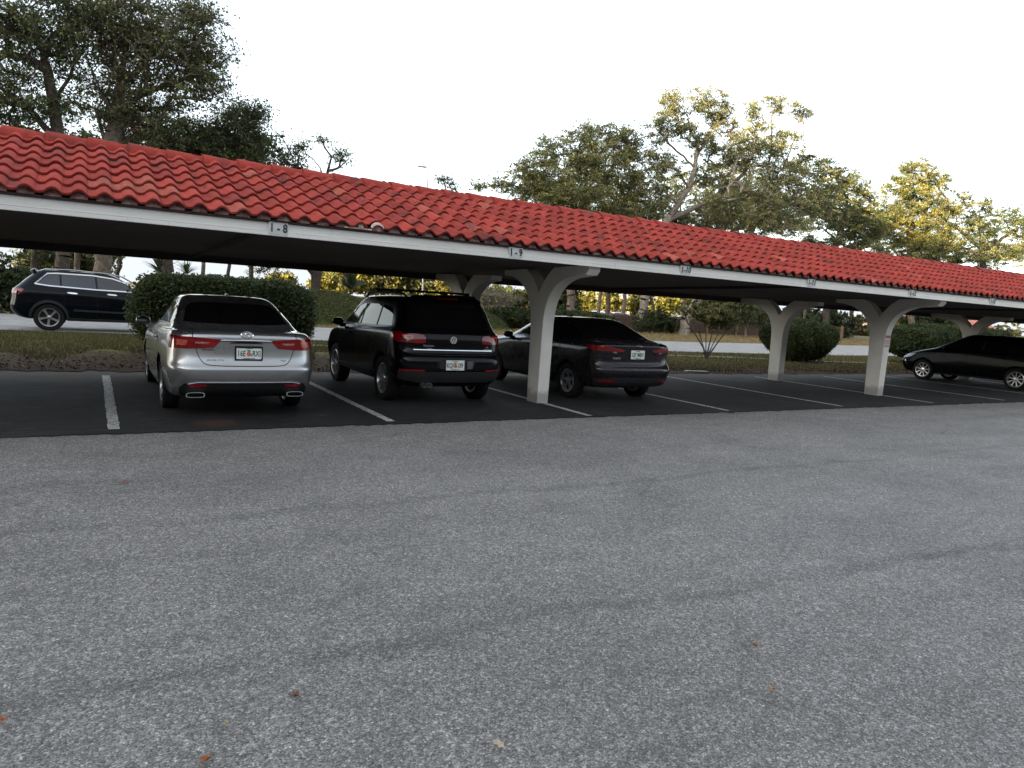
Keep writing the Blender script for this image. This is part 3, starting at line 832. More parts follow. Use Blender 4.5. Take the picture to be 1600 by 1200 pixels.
    def add_wheels(s, half, spokes=5, style='fan', rim=0.235, tread=0.22, mat=None, inset=0.02, rot=0.3):
        mat = mat or M['alloy']; first = None
        R = s.R
        for sx in (-1, 1):
            for wy in s.wheels:
                w = empty('wheel', (sx * (half - inset), wy, R), parent=s.root)
                w.rotation_euler = (0, 0, 0 if sx > 0 else math.pi)
                if first is None:
                    Q = Matrix.Rotation(math.radians(90), 4, 'Y')
                    t = tread
                    tp = [(rim + 0.004, -t * 0.40), (rim + 0.02, -t * 0.47), (R - 0.045, -t * 0.50), (R - 0.012, -t * 0.44), (R, -t * 0.33), (R, -t * 0.02), (R - 0.006, 0), (R, t * 0.02), (R, t * 0.33), (R - 0.012, t * 0.44), (R - 0.045, t * 0.50), (rim + 0.02, t * 0.47), (rim + 0.004, t * 0.40)]
                    Q = Matrix.Translation((-t * 0.5, 0, 0)) @ Q
                    mb = MB(); mb.lathe(tp, 40, Q); ty = mb.build('tyre', M['rubber'], w, True, 40)
                    mb = MB()
                    mb.lathe([(rim + 0.006, t * 0.42), (rim - 0.004, t * 0.455), (rim - 0.016, t * 0.44), (rim - 0.022, t * 0.36), (rim - 0.03, t * 0.1), (rim - 0.03, -t * 0.38), (rim + 0.006, -t * 0.42)], 40, Q)
                    for k in range(spokes):
                        a0 = 2 * math.pi * k / spokes + rot
                        bars = [(0, 0.055, 0.075)] if style == 'fan' else [(-0.17, 0.022, 0.022), (0.17, 0.022, 0.022)]
                        if style == 'multi': bars = [(0, 0.020, 0.026)]
                        for da, w0, w1 in bars:
                            a = a0 + da * 0.55
                            ca, sa = math.cos(a), math.sin(a); r0, r1 = 0.035, rim - 0.012
                            b0 = a0 if style != 'fan' else a
                            x0_, y0_ = r0 * math.cos(b0), r0 * math.sin(b0); x1_, y1_ = r1 * math.cos(a0 + da), r1 * math.sin(a0 + da)
                            tx, ty_ = -sa, ca
                            zo, zi = t * 0.40, t * 0.33
                            vs = []
                            for (cx, cy, ww, zz) in ((x0_, y0_, w0, zo - 0.005), (0.55 * x1_ + .45 * x0_, .55 * y1_ + .45 * y0_, (w0 + w1) * .42, zo - 0.002), (x1_, y1_, w1, zo + 0.004)):
                                vs += [(cx - tx * ww / 2, cy - ty_ * ww / 2, zz), (cx + tx * ww / 2, cy + ty_ * ww / 2, zz), (cx + tx * ww / 2, cy + ty_ * ww / 2, zz - 0.035), (cx - tx * ww / 2, cy - ty_ * ww / 2, zz - 0.035)]
                            fs = []
                            for j in (0, 4):
                                for q in range(4):
                                    fs.append((j + q, j + (q + 1) % 4, j + 4 + (q + 1) % 4, j + 4 + q))
                            mb.add(vs, fs, Q)
                    mb.lathe([(0.0001, t * 0.41), (0.03, t * 0.405), (0.055, t * 0.38), (0.065, t * 0.30), (0.065, t * 0.2)], 20, Q)
                    rm = mb.build('rim', mat, w, True, 30)
                    mb = MB(); mb.lathe([(0.0001, t * 0.12), (rim - 0.035, t * 0.12), (rim - 0.03, t * 0.02)], 24, Q); bd = mb.build('brake_disc', M['black'], w, True, 30)
                    first = (ty, rm, bd)
                else:
                    for q in first:
                        c = q.copy(); COL.objects.link(c); c.parent = w
    def mirror_cam(s, x, y, z, sx):
        mb = MB(); Mx = Matrix.Translation((sx * x, y, z))
        pts = []
        prof = [(0.0001, -0.12), (0.055, -0.105), (0.078, -0.05), (0.082, 0.03), (0.07, 0.09), (0.04, 0.118), (0.0001, 0.125)]
        Mx = Mx @ Matrix.Scale(.85, 4)
        mb.lathe(prof, 14, Mx @ Matrix.Rotation(math.radians(90), 4, 'Y') @ Matrix.Diagonal((0.95, 0.75, 1, 1)))
        mb.box(-0.05, 0.05, -0.02, 0.03, -0.10, -0.03, Matrix.Translation((sx * (x - 0.10), y, z)))
        return mb.build('door_mirror', s.paint, s.root, True, 40)

def sm(pts, it=2, closed=True):
    for _ in range(it):
        q = []; n = len(pts)
        for i in range(n if closed else n - 1):
            a = pts[i]; b = pts[(i + 1) % n]
            q += [(a[0] * .75 + b[0] * .25, a[1] * .75 + b[1] * .25), (a[0] * .25 + b[0] * .75, a[1] * .25 + b[1] * .75)]
        if not closed: q = [pts[0]] + q + [pts[-1]]
        pts = q
    return pts
def mir(pts): return [(-x, z) for x, z in pts][::-1]
def ellipse_ring(a, b, t, n=28, z=0.0, cx=0, cy=0, h=0.003):
    vs = []; fs = []
    for k in range(n):
        c, s_ = math.cos(2 * math.pi * k / n), math.sin(2 * math.pi * k / n)
        vs += [(cx + a * c, cy + b * s_, z), (cx + (a - t) * c, cy + (b - t) * s_, z), (cx + (a - t / 2) * c, cy + (b - t / 2) * s_, z + h)]
    for k in range(n):
        j = (k + 1) % n
        fs += [(3 * k, 3 * j, 3 * j + 2, 3 * k + 2), (3 * k + 2, 3 * j + 2, 3 * j + 1, 3 * k + 1)]
    return vs, fs
def merge(*gs):
    V = []; F = []
    for vs, fs in gs:
        b = len(V); V += list(vs); F += [tuple(i + b for i in f) for f in fs]
    return V, F
def bar2d(p0, p1, w, z=0.0, h=0.003):
    a = Vector((*p0, 0)); b = Vector((*p1, 0)); t = (b - a).normalized(); n = Vector((-t.y, t.x, 0)) * w / 2
    vs = [a - n, a + n, b + n, b - n]
    return [(v.x, v.y, z) for v in vs] + [(v.x, v.y, z + h) for v in vs], [(4, 5, 6, 7), (0, 1, 5, 4), (1, 2, 6, 5), (2, 3, 7, 6), (3, 0, 4, 7)]

# ---------- silver sedan
def silver_sedan():
    P = paint_mat('silver_paint', (0.40, 0.405, 0.405), 0.30, 0.85, 1.0, 0.2)
    L = 4.96
    rows = [
        dict(yr=.40, yf=4.60, w=[(0, .74)], z=[(0, .24), (5, .24)]),
        dict(yr=.13, yf=4.82, w=[(0, .79), (1.2, .86), (2.5, .87), (5, .82)], z=[(0, .275), (.9, .22), (5, .22)]),
        dict(yr=.045, yf=4.90, w=[(0, .83), (1.2, .885), (2.5, .89), (5, .86)], z=[(0, .40), (1, .36), (5, .34)]),
        dict(yr=.000, yf=4.95, w=[(0, .86), (1.2, .905), (2.5, .905), (5, .89)], z=[(0, .585), (5, .50)]),
        dict(yr=.006, yf=4.95, w=[(0, .866), (1.2, .912), (2.5, .912), (5, .89)], z=[(0, .645), (2, .62), (5, .56)]),
        dict(yr=.060, yf=4.93, w=[(0, .864), (1.2, .91), (2.5, .914), (5, .88)], z=[(0, .70), (2, .68), (5, .60)]),
        dict(yr=.085, yf=4.90, w=[(0, .855), (1.2, .90), (2.5, .905), (5, .86)], z=[(0, .87), (2, .84), (5, .68)]),
        dict(yr=.075, yf=4.80, w=[(0, .835), (1.2, .885), (2.5, .892), (4.4, .86), (5, .80)], z=[(0, 1.03), (1.0, .975), (3.6, .93), (4.4, .83), (5, .74)]),
        dict(yr=.115, yf=4.62, w=[(0, .79), (1.2, .85), (2.5, .865), (4.4, .78)], z=[(0, 1.098), (.9, 1.035), (3.6, .975), (4.2, .91), (5, .80)], cr=.34, cf=.6),
        dict(yr=.50, yf=3.80, w=[(0, .775), (2.5, .82), (4.4, .74)], z=[(0, 1.112), (.9, 1.06), (3.0, 1.01), (3.8, .985)], cr=.30, cf=.45),
        dict(yr=.62, yf=3.66, w=[(0, .70), (1.1, .765), (2.5, .78), (4, .70)], z=[(0, 1.13), (1.0, 1.12), (3.0, 1.06), (3.7, 1.015)], cr=.34, cf=.5),
        dict(yr=1.22, yf=2.98, w=[(0, .62), (1.8, .635), (2.6, .60)], z=[(0, 1.355), (1.7, 1.40), (2.4, 1.405), (3.1, 1.37)], cr=.30, cf=.38),
        dict(yr=1.42, yf=2.80, w=[(0, .55), (1.8, .56), (3, .52)], z=[(0, 1.440), (1.7, 1.482), (2.3, 1.488), (3, 1.44)], cr=.30, cf=.34),
        dict(yr=1.62, yf=2.60, w=[(0, .40), (1.8, .41), (3, .36)], z=[(0, 1.475), (1.9, 1.505), (2.6, 1.485)], cr=.25, cf=.3),
    ]
    c = Car(rows, P, 'silver_sedan', 'silver four door sedan with red tail lights and twin exhausts parked under number 1-8', 'car', (1.655, 9.19, 0), wheels=[1.10, 3.92], R=0.335)
    c.patch('rear_window', M['glass'], [('rear', sm([(-.655, 1.145), (.655, 1.145), (.63, 1.20), (.555, 1.385), (.35, 1.405), (-.35, 1.405), (-.555, 1.385), (-.63, 1.20)], 1))], off=.003)
    c.patch('antenna_fin', P, [('top', sm([(-.028, 1.60), (.028, 1.60), (.022, 1.74), (0, 1.80), (-.022, 1.74)], 2))], off=.022, depth=.03, grid=.02)
    for sx in (1, -1):
        f = (lambda q: q) if sx > 0 else mir
        view = 'right' if sx > 0 else 'left'
        out = [(.80, 1.010), (.60, 1.008), (.285, .985), (.33, .935), (.375, .885), (.62, .868), (.80, .862)]
        tl = c.patch('tail_light', M['red'], [('rear', f(out)), (view, [(.10, 1.010), (.33, 1.018), (.52, 1.03), (.42, .97), (.34, .90), (.29, .862), (.10, .862)])], off=.007, grid=.035)
        c.patch('lens_strip', M['clear'], [('rear', f([(.42, .950), (.58, .955), (.58, .932), (.45, .928)]))], off=.0095, depth=.003, parent=tl)
        c.patch('lens_strip', M['amber'], [('rear', f([(.66, .968), (.775, .970), (.775, .905), (.68, .905)]))], off=.0095, depth=.003, parent=tl)
        c.patch('side_window', M['glassblue'], [(view, [(.93, 1.165), (1.20, 1.27), (1.46, 1.345), (1.9, 1.385), (2.55, 1.375), (2.95, 1.31), (3.28, 1.17), (3.42, 1.075), (2.5, 1.09), (1.2, 1.115)])], off=.003)
        c.strip('window_trim', M['chrome'], [(view, [(.90, 1.15), (1.18, 1.285), (1.46, 1.36), (1.9, 1.40), (2.55, 1.39), (2.97, 1.325), (3.44, 1.075), (2.5, 1.078), (1.2, 1.10), (.90, 1.15)])], w=.014, off=.005)
        c.strip('window_pillar', M['black'], [(view, [(2.12, 1.09), (2.10, 1.385)]), (view, [(1.36, 1.11), (1.42, 1.34)])], w=.05, off=.006)
        c.strip('door_seam', M['black'], [(view, [(2.10, 1.08), (2.14, .60), (2.12, .30), (3.30, .27), (3.36, .60), (3.30, .98)]), (view, [(1.28, 1.10), (1.44, .85), (1.30, .62)]), (view, [(1.55, .30), (2.12, .30)])])
        for yy in (1.50, 2.52):
            c.patch('door_handle', P, [(view, sm([(yy, .895), (yy + .20, .885), (yy + .20, .915), (yy, .925)], 1))], off=.022, depth=.02)
        c.patch('sill_trim', M['dgrey'], [(view, [(1.55, .30), (3.45, .28), (3.45, .235), (1.55, .25)])], off=.004)
        c.mirror_cam(.955, 3.42, 1.03, sx)
        ex = sm([(.49, .285), (.675, .285), (.695, .315), (.675, .352), (.49, .352), (.475, .315)], 1)
        ex = ex if sx > 0 else mir(ex)
        n = len(ex); mb = MB(); cxm = sum(p[0] for p in ex) / n; czm = sum(p[1] for p in ex) / n
        ins = [(cxm + (x - cxm) * .88, czm + (z - czm) * .74) for x, z in ex]
        vs = [(x, .015, z) for x, z in ex] + [(x, .015, z) for x, z in ins] + [(x, .20, z) for x, z in ex] + [(x, .13, z) for x, z in ins]
        fs = [(i, (i + 1) % n, n + (i + 1) % n, n + i) for i in range(n)] + [(i, 2 * n + i, 2 * n + (i + 1) % n, (i + 1) % n) for i in range(n)] + [(n + i, n + (i + 1) % n, 3 * n + (i + 1) % n, 3 * n + i) for i in range(n)]
        e = pyd('exhaust_tip', vs, fs, M['chrome'], c.root, True, 40)
        pyd('exhaust_bore', [vs[3 * n + i] for i in range(n)], [tuple(range(n))], M['black'], e)
        c.patch('reflector', M['reddark'], [('rear', f(sm([(.45, .445), (.665, .447), (.65, .415), (.47, .412)], 1)))], off=.016, depth=.01)
    val = [(-.70, .452), (.70, .452), (.745, .40), (.75, .345), (.72, .292), (.45, .282), (-.45, .282), (-.72, .292), (-.75, .345), (-.745, .40)]
    c.patch('rear_valance', M['black'], [('rear', val)], off=.010)
    pts = []
    for k in range(25):
        x = -.66 + 1.32 * k / 24; z = .464 - .022 * max(0, (abs(x) - .56) / .1); p, n, d = c.cast('rear', x, z); pts.append((x, p.y - .014, z))
    mb = MB(); mb.tube(pts, .0075, 8); mb.build('valance_chrome', M['alloy'], c.root, True, 50)
    pts = []
    for k in range(15):
        x = -.30 + .60 * k / 14; p, n, d = c.cast('rear', x, .975); pts.append((x, p.y - .010, .975 + .004 * (1 - (x / .3) ** 2)))
    mb = MB(); mb.tube(pts, [.008] + [.017] * 13 + [.008], 10); mb.build('chrome_bar', M['chrome'], c.root, True, 50)
    c.patch('plate_lamp_recess', M['black'], [('rear', [(-.10, .964), (.10, .964), (.17, .952), (.20, .940), (-.20, .940), (-.17, .952)])], off=.004)
    c.strip('boot_seam', M['black'], [('rear', sm([(-.60, 1.085), (-.615, 1.03), (-.60, .96), (-.565, .83), (-.53, .74), (-.48, .685), (-.38, .668), (0, .664), (.38, .668), (.48, .685), (.53, .74), (.565, .83), (.60, .96), (.615, 1.03), (.60, 1.085)], 2, False))], w=.009)
    vs, fs = merge(ellipse_ring(.076, .052, .011), ellipse_ring(.024, .044, .008, z=.001), ellipse_ring(.050, .018, .008, cy=.020, z=.001))
    c.flat_rear('emblem', M['chrome'], vs, fs, .005, 1.048, .010, tilt=.25)
    vs = [(.066 * math.cos(2 * math.pi * k / 24), .044 * math.sin(2 * math.pi * k / 24), 0) for k in range(24)]
    c.flat_rear('emblem_backing', plain('emblem_grey', (.25, .25, .26), None, 10, .2, metal=.9), vs, [tuple(range(24))], .005, 1.048, .008, tilt=.25)
    c.licence(.025, .825, ('16E', 'RXI'), True, tilt=.02)
    c.text('dealer_badge', 'TOYOTA', M['black'], -.445, .858, .027, .006, .001, 1.2)
    c.text('model_badge', 'AVALON', M['chrome'], -.36, .735, .035, .005, .0003, 1.4)
    c.text('trim_badge', 'XLE', M['chrome'], .44, .738, .030, .005, .0003, 1.3)
    c.add_wheels(.90, 5, 'twin', .235, .21)
    return c
silver_sedan()

# ---------- black compact SUV with the roof rack
def black_suv():
    P = paint_mat('black_paint', (0.003, 0.003, 0.004), 0.22, 0.0, .30, 0.03, .08)
    rows = [
        dict(yr=.35, yf=3.95, w=[(0, .72)], z=[(0, .28)]),
        dict(yr=.13, yf=4.14, w=[(0, .82), (2.2, .86), (4.4, .80)], z=[(0, .30), (.8, .28), (3.6, .30), (4.4, .34)]),
        dict(yr=.03, yf=4.22, w=[(0, .875), (2.2, .885), (4.4, .85)], z=[(0, .45), (5, .44)]),
        dict(yr=.00, yf=4.26, w=[(0, .900), (2.2, .900), (4.4, .87)], z=[(0, .60), (5, .58)]),
        dict(yr=.01, yf=4.26, w=[(0, .905), (2.2, .905), (4.4, .87)], z=[(0, .75), (5, .68)]),
        dict(yr=.09, yf=4.23, w=[(0, .900), (2.2, .905), (4.4, .86)], z=[(0, .82), (2, .80), (5, .74)]),
        dict(yr=.10, yf=4.17, w=[(0, .900), (2.2, .905), (4.4, .85)], z=[(0, .98), (2, .96), (5, .82)]),
        dict(yr=.125, yf=4.05, w=[(0, .885), (2.2, .892), (3.8, .86), (4.4, .78)], z=[(0, 1.11), (2, 1.05), (3.3, 1.00), (4.4, .89)]),
        dict(yr=.16, yf=3.88, w=[(0, .855), (2.2, .865), (4.0, .76)], z=[(0, 1.155), (2, 1.095), (3.2, 1.05), (4.3, .95)], cf=.6),
        dict(yr=.20, yf=3.40, w=[(0, .825), (2.2, .835), (3.6, .76)], z=[(0, 1.20), (2, 1.13), (3.4, 1.075)], cr=.3, cf=.4),
        dict(yr=.42, yf=2.72, w=[(0, .735), (1.5, .75), (2.8, .70)], z=[(0, 1.54), (1.2, 1.56), (2.0, 1.55), (2.9, 1.50)], cr=.25, cf=.3),
        dict(yr=.50, yf=2.55, w=[(0, .675), (1.5, .685), (2.8, .63)], z=[(0, 1.605), (1.2, 1.63), (2.0, 1.62), (2.7, 1.58)], cr=.25, cf=.3),
        dict(yr=.66, yf=2.38, w=[(0, .51), (1.5, .52), (2.8, .48)], z=[(0, 1.64), (1.2, 1.66), (2.0, 1.655), (2.7, 1.62)], cr=.25, cf=.3),
    ]
    c = Car(rows, P, 'black_suv', 'black compact SUV with a black roof rack parked under number 1-9', 'car', (4.79, 9.78, 0), wheels=[.85, 3.38], R=0.355)
    c.patch('rear_window', M['glass'], [('rear', sm([(-.70, 1.185), (.70, 1.185), (.715, 1.22), (.635, 1.53), (.60, 1.555), (-.60, 1.555), (-.635, 1.53), (-.715, 1.22)], 1))], off=.003)
    c.patch('roof_spoiler', P, [('rear', sm([(-.60, 1.565), (.60, 1.565), (.58, 1.61), (.4, 1.635), (-.4, 1.635), (-.58, 1.61)], 1))], off=.05, depth=.06)
    c.patch('brake_light', M['reddark'], [('rear', [(-.17, 1.592), (.17, 1.592), (.17, 1.608), (-.17, 1.608)])], off=.056, depth=.01)
    for sx in (1, -1):
        f = (lambda q: q) if sx > 0 else mir
        view = 'right' if sx > 0 else 'left'
        tl = c.patch('tail_light', M['red'], [('rear', f([(.86, 1.095), (.62, 1.098), (.50, 1.085), (.475, 1.05), (.47, .985), (.49, .965), (.62, .958), (.86, .972)])), (view, sm([(.12, 1.10), (.28, 1.115), (.42, 1.11), (.47, 1.085), (.40, 1.02), (.28, .965), (.12, .965)], 1))], off=.010, grid=.035)
        c.strip('lens_divider', M['black'], [('rear', f([(.635, 1.10), (.64, .955)]))], w=.009, off=.0125, parent=tl)
        c.patch('lens_highlight', M['amber'], [('rear', f([(.66, 1.075), (.80, 1.075), (.80, 1.055), (.69, 1.055), (.69, 1.02), (.67, 1.02)]))], off=.013, depth=.003, parent=tl)
        c.patch('side_window', M['glass'], [(view, [(.60, 1.19), (.66, 1.35), (.78, 1.47), (1.2, 1.50), (2.1, 1.49), (2.5, 1.43), (2.85, 1.29), (3.10, 1.14), (2.0, 1.15)])], off=.003)
        c.strip('window_pillar', M['black'], [(view, [(1.25, 1.17), (1.20, 1.50)]), (view, [(2.05, 1.15), (2.02, 1.49)])], w=.06, off=.006)
        c.strip('door_seam', M['black'], [(view, [(2.03, 1.13), (2.06, .60), (2.04, .38), (3.02, .36), (3.10, .70), (3.06, 1.08)]), (view, [(1.15, 1.14), (1.34, .80), (1.28, .62)])])
        c.patch('sill_trim', M['dgrey'], [(view, [(1.38, .44), (3.10, .42), (3.10, .33), (1.38, .34)])], off=.01)
        for yy in (1.42, 2.40):
            c.patch('door_handle', P, [(view, sm([(yy, .96), (yy + .20, .955), (yy + .20, .985), (yy, .99)], 1))], off=.022, depth=.02)
        c.mirror_cam(.985, 2.90, 1.14, sx)
        mb = MB()
        mb.tube([(sx * .60, .62, 1.625), (sx * .61, .72, 1.685), (sx * .62, 1.2, 1.70), (sx * .61, 2.0, 1.695), (sx * .59, 2.42, 1.66), (sx * .58, 2.55, 1.595)], .017, 8)
        mb.build('roof_rail', M['black'], c.root, True, 40)
        c.patch('reflector', M['reddark'], [('rear', f([(.50, .572), (.85, .572), (.85, .548), (.51, .553)]))], off=.010, depth=.01)
        c.patch('recess_panel', M['dgrey'] if sx < 0 else plain('recess_grey', (.10, .10, .105), None, 12, .35), [('rear', f([(.185, .705), (.285, .705), (.275, .59), (.185, .59)]))], off=.010, depth=.008)
    for yy in (.98, 1.85):
        mb = MB(); mb.box(-.66, .66, yy, yy + .08, 1.722, 1.755); mb.box(-.645, -.575, yy - .02, yy + .08, 1.69, 1.735); mb.box(.575, .645, yy - .02, yy + .08, 1.69, 1.735)
        mb.build('roof_rack_bar', M['black'], c.root, bevel=.006)
    c.patch('number_recess', M['black'], [('rear', sm([(-.33, .735), (.33, .735), (.30, .565), (-.30, .565)], 1))], off=.004)
    c.strip('chrome_strip', M['chrome'], [('rear', [(-.66, .865), (.66, .865)])], w=.012, off=.008)
    c.strip('tailgate_seam', M['dgrey'], [('rear', sm([(-.84, .90), (-.80, .83), (-.64, .79), (.64, .79), (.80, .83), (.84, .90)], 2, False))], w=.008, off=.003)
    c.patch('lower_bumper', M['dgrey'], [('rear', [(-.86, .54), (.86, .54), (.84, .42), (.60, .375), (-.60, .375), (-.84, .42)])], off=.008)
    r = .055; k = .0085
    gs = [ellipse_ring(r, r, .009), bar2d((-.021, .040), (-.004, .004), k), bar2d((.021, .040), (.004, .004), k), bar2d((-.042, .022), (-.018, -.038), k), bar2d((-.018, -.038), (0, -.002), k), bar2d((0, -.002), (.018, -.038), k), bar2d((.018, -.038), (.042, .022), k)]
    vs, fs = merge(*gs)
    vs2 = [(.054 * math.cos(2 * math.pi * q / 24), .054 * math.sin(2 * math.pi * q / 24), 0) for q in range(24)]
    c.flat_rear('emblem_backing', M['black'], vs2, [tuple(range(24))], -.02, 1.02, .010)
    c.flat_rear('emblem', plain('emblem_white_metal', (.85, .85, .85), (.75, .75, .76), 10, .35), vs, fs, -.02, 1.02, .013)
    c.text('model_badge', 'TIGUAN', M['alloy'], -.43, .925, .036, .006, .0008, 1.3)
    c.text('dealer_badge', 'Turkey', M['chrome'], -.415, .885, .030, .006, .001, 1.0)
    c.text('trim_badge', 'TSI', M['chrome'], .57, .918, .030, .006, .0008, 1.0)
    c.text('trim_badge', '4MOTION', M['chrome'], .57, .885, .026, .006, .0008, 1.0)
    c.licence(-.02, .645, ('KQI', 'I39'), False)
    for xx in (-.50, -.41):
        mb = MB(); mb.lathe([(.034, -.0), (.030, 0.0), (.028, .12), (.036, .12), (.036, 0)], 18, Matrix.Translation((xx, .02, .335)) @ Matrix.Rotation(math.radians(-90), 4, 'X')); mb.build('exhaust_tip', M['alloy'], c.root, True, 40)
    c.add_wheels(.90, 5, 'twin', .235, .22)
black_suv()

# ---------- dark sedan
def sedan_rows(roof=1.445):
    return [
        dict(yr=.38, yf=4.25, w=[(0, .70)], z=[(0, .25)]),
        dict(yr=.13, yf=4.44, w=[(0, .80), (2.3, .84), (4.5, .78)], z=[(0, .30), (.9, .22), (5, .22)]),
        dict(yr=.05, yf=4.52, w=[(0, .85), (2.3, .865), (4.5, .83)], z=[(0, .40), (5, .35)]),
        dict(yr=.00, yf=4.56, w=[(0, .880), (2.3, .885), (4.5, .86)], z=[(0, .56), (5, .50)]),
        dict(yr=.01, yf=4.56, w=[(0, .888), (2.3, .888), (4.5, .86)], z=[(0, .625), (5, .56)]),
        dict(yr=.075, yf=4.53, w=[(0, .885), (2.3, .888), (4.5, .85)], z=[(0, .69), (2, .68), (5, .60)]),
        dict(yr=.085, yf=4.49, w=[(0, .875), (2.3, .882), (4.5, .84)], z=[(0, .86), (2, .83), (5, .68)]),
        dict(yr=.060, yf=4.38, w=[(0, .855), (2.3, .868), (4.2, .83)], z=[(0, 1.01), (1.0, .97), (3.4, .92), (4.4, .76)]),
        dict(yr=.085, yf=4.20, w=[(0, .815), (2.3, .845), (4.2, .74)], z=[(0, 1.075), (.9, 1.03), (3.4, .96), (4.3, .82)], cf=.6),
        dict(yr=.34, yf=3.62, w=[(0, .76), (2.3, .80), (4.2, .70)], z=[(0, 1.085), (.9, 1.055), (3.6, .97)], cf=.45),
        dict(yr=.44, yf=3.48, w=[(0, .68), (1.0, .74), (2.3, .755), (3.6, .68)], z=[(0, 1.11), (1, 1.10), (3.5, 1.01)], cr=.34, cf=.5),
        dict(yr=1.10, yf=2.72, w=[(0, .56), (1.7, .59), (2.6, .57)], z=[(0, roof - .095), (1.6, roof - .045), (2.2, roof - .045), (2.9, roof - .09)], cr=.30, cf=.38),
        dict(yr=1.28, yf=2.55, w=[(0, .49), (1.7, .51), (3, .49)], z=[(0, roof - .035), (1.7, roof), (2.9, roof - .035)], cr=.30, cf=.34),
        dict(yr=1.48, yf=2.36, w=[(0, .33), (1.7, .35), (3, .33)], z=[(0, roof - .003), (1.9, roof + .015), (2.6, roof)], cr=.25, cf=.3),
    ]
def side_kit(c, P, glass, trim=True, seams=True):
    for sx in (1, -1):
        view = 'right' if sx > 0 else 'left'
        c.patch('side_window', glass, [(view, [(.80, 1.14), (1.05, 1.25), (1.32, 1.325), (1.75, 1.365), (2.35, 1.355), (2.72, 1.29), (3.02, 1.16), (3.20, 1.05), (2.3, 1.065), (1.0, 1.09)])], off=.003)
        if trim:
            c.strip('window_trim', M['chrome'], [(view, [(.77, 1.13), (1.03, 1.265), (1.31, 1.34), (1.75, 1.38), (2.35, 1.37), (2.74, 1.305), (3.23, 1.045)])], w=.010, off=.005)
        if seams:
            c.strip('window_pillar', M['black'], [(view, [(2.0, 1.07), (1.98, 1.36)])], w=.05, off=.006)
            c.strip('door_seam', M['black'], [(view, [(1.98, 1.06), (2.02, .60), (2.0, .30), (3.05, .28), (3.12, .60), (3.08, .96)]), (view, [(1.14, 1.07), (1.34, .84), (1.20, .62)])])
            c.mirror_cam(.95, 3.0, 1.02, sx)
            for yy in (1.38, 2.34):
                c.patch('door_handle', P, [(view, sm([(yy, .875), (yy + .19, .865), (yy + .19, .893), (yy, .903)], 1))], off=.022, depth=.02)
def dark_sedan():
    P = paint_mat('dark_brown_grey_paint', (0.018, 0.015, 0.018), 0.26, 0.30, .5, 0.05, .15)
    c = Car(sedan_rows(), P, 'dark_sedan', 'dark brownish grey sedan with a white plate parked behind the first front column', 'car', (8.24, 9.58, 0), wheels=[.98, 3.68], R=0.318)
    c.patch('rear_window', M['glass'], [('rear', sm([(-.60, 1.125), (.60, 1.125), (.56, 1.18), (.49, 1.365), (.30, 1.385), (-.30, 1.385), (-.49, 1.365), (-.56, 1.18)], 1))], off=.003)
    side_kit(c, P, M['glass'])
    for sx in (1, -1):
        f = (lambda q: q) if sx > 0 else mir
        view = 'right' if sx > 0 else 'left'
        tl = c.patch('tail_light', M['red'], [('rear', f([(.84, 1.005), (.66, 1.005), (.45, .975), (.31, .945), (.34, .915), (.84, .925)])), (view, sm([(.09, 1.01), (.28, 1.015), (.50, 1.0), (.36, .955), (.22, .92), (.09, .925)], 1))], off=.010, grid=.035)
        c.patch('lamp_lower', M['black'], [('rear', f([(.34, .915), (.84, .925), (.84, .87), (.62, .865), (.40, .865)])), (view, [(.09, .924), (.22, .92), (.16, .865), (.09, .865)])], off=.009, grid=.04, parent=tl)
        c.patch('reversing_lens', M['clear'], [('rear', f([(.48, .915), (.56, .918), (.53, .892), (.47, .892)]))], off=.013, depth=.003, parent=tl)
        c.patch('reflector', M['reddark'], [('rear', f(sm([(.46, .418), (.78, .425), (.76, .39), (.47, .392)], 1)))], off=.012, depth=.01)
    c.patch('boot_lip', P, [('rear', sm([(-.70, 1.055), (.70, 1.055), (.66, 1.092), (0, 1.105), (-.66, 1.092)], 1))], off=.016, depth=.025)
    c.strip('boot_crease', M['black'], [('rear', [(-.29, .963), (.29, .963)])], w=.014, off=.004)
    c.strip('boot_seam', M['black'], [('rear', sm([(-.60, .86), (-.56, .74), (-.48, .70), (0, .69), (.48, .70), (.56, .74), (.60, .86)], 2, False))], w=.009)
    c.patch('rear_valance', M['dgrey'], [('rear', [(-.83, .455), (-.5, .468), (.5, .468), (.83, .455), (.80, .33), (.5, .315), (-.5, .315), (-.80, .33)])], off=.006)
    vs, fs = merge(ellipse_ring(.056, .028, .006), text_geo('KIA', .036, .0015, .0012, sx=1.15))
    vs2 = [(.055 * math.cos(2 * math.pi * q / 24), .027 * math.sin(2 * math.pi * q / 24), 0) for q in range(24)]
    c.flat_rear('emblem_backing', M['black'], vs2, [tuple(range(24))], .0, 1.022, .009, tilt=.15)
    c.flat_rear('emblem', M['chrome'], vs, fs, .0, 1.022, .012, tilt=.15)
    c.text('model_badge', 'FORTE', M['chrome'], -.46, .80, .040, .006, .001, 1.4)
    c.text('trim_badge', 'LX', M['reddark'], .46, .80, .032, .006, .001, 1.2)
    e = c.licence(-.02, .872, 'GJY M801', False, seg=False)
    c.add_wheels(.88, 5, 'twin', .205, .20, rot=.7)
dark_sedan()

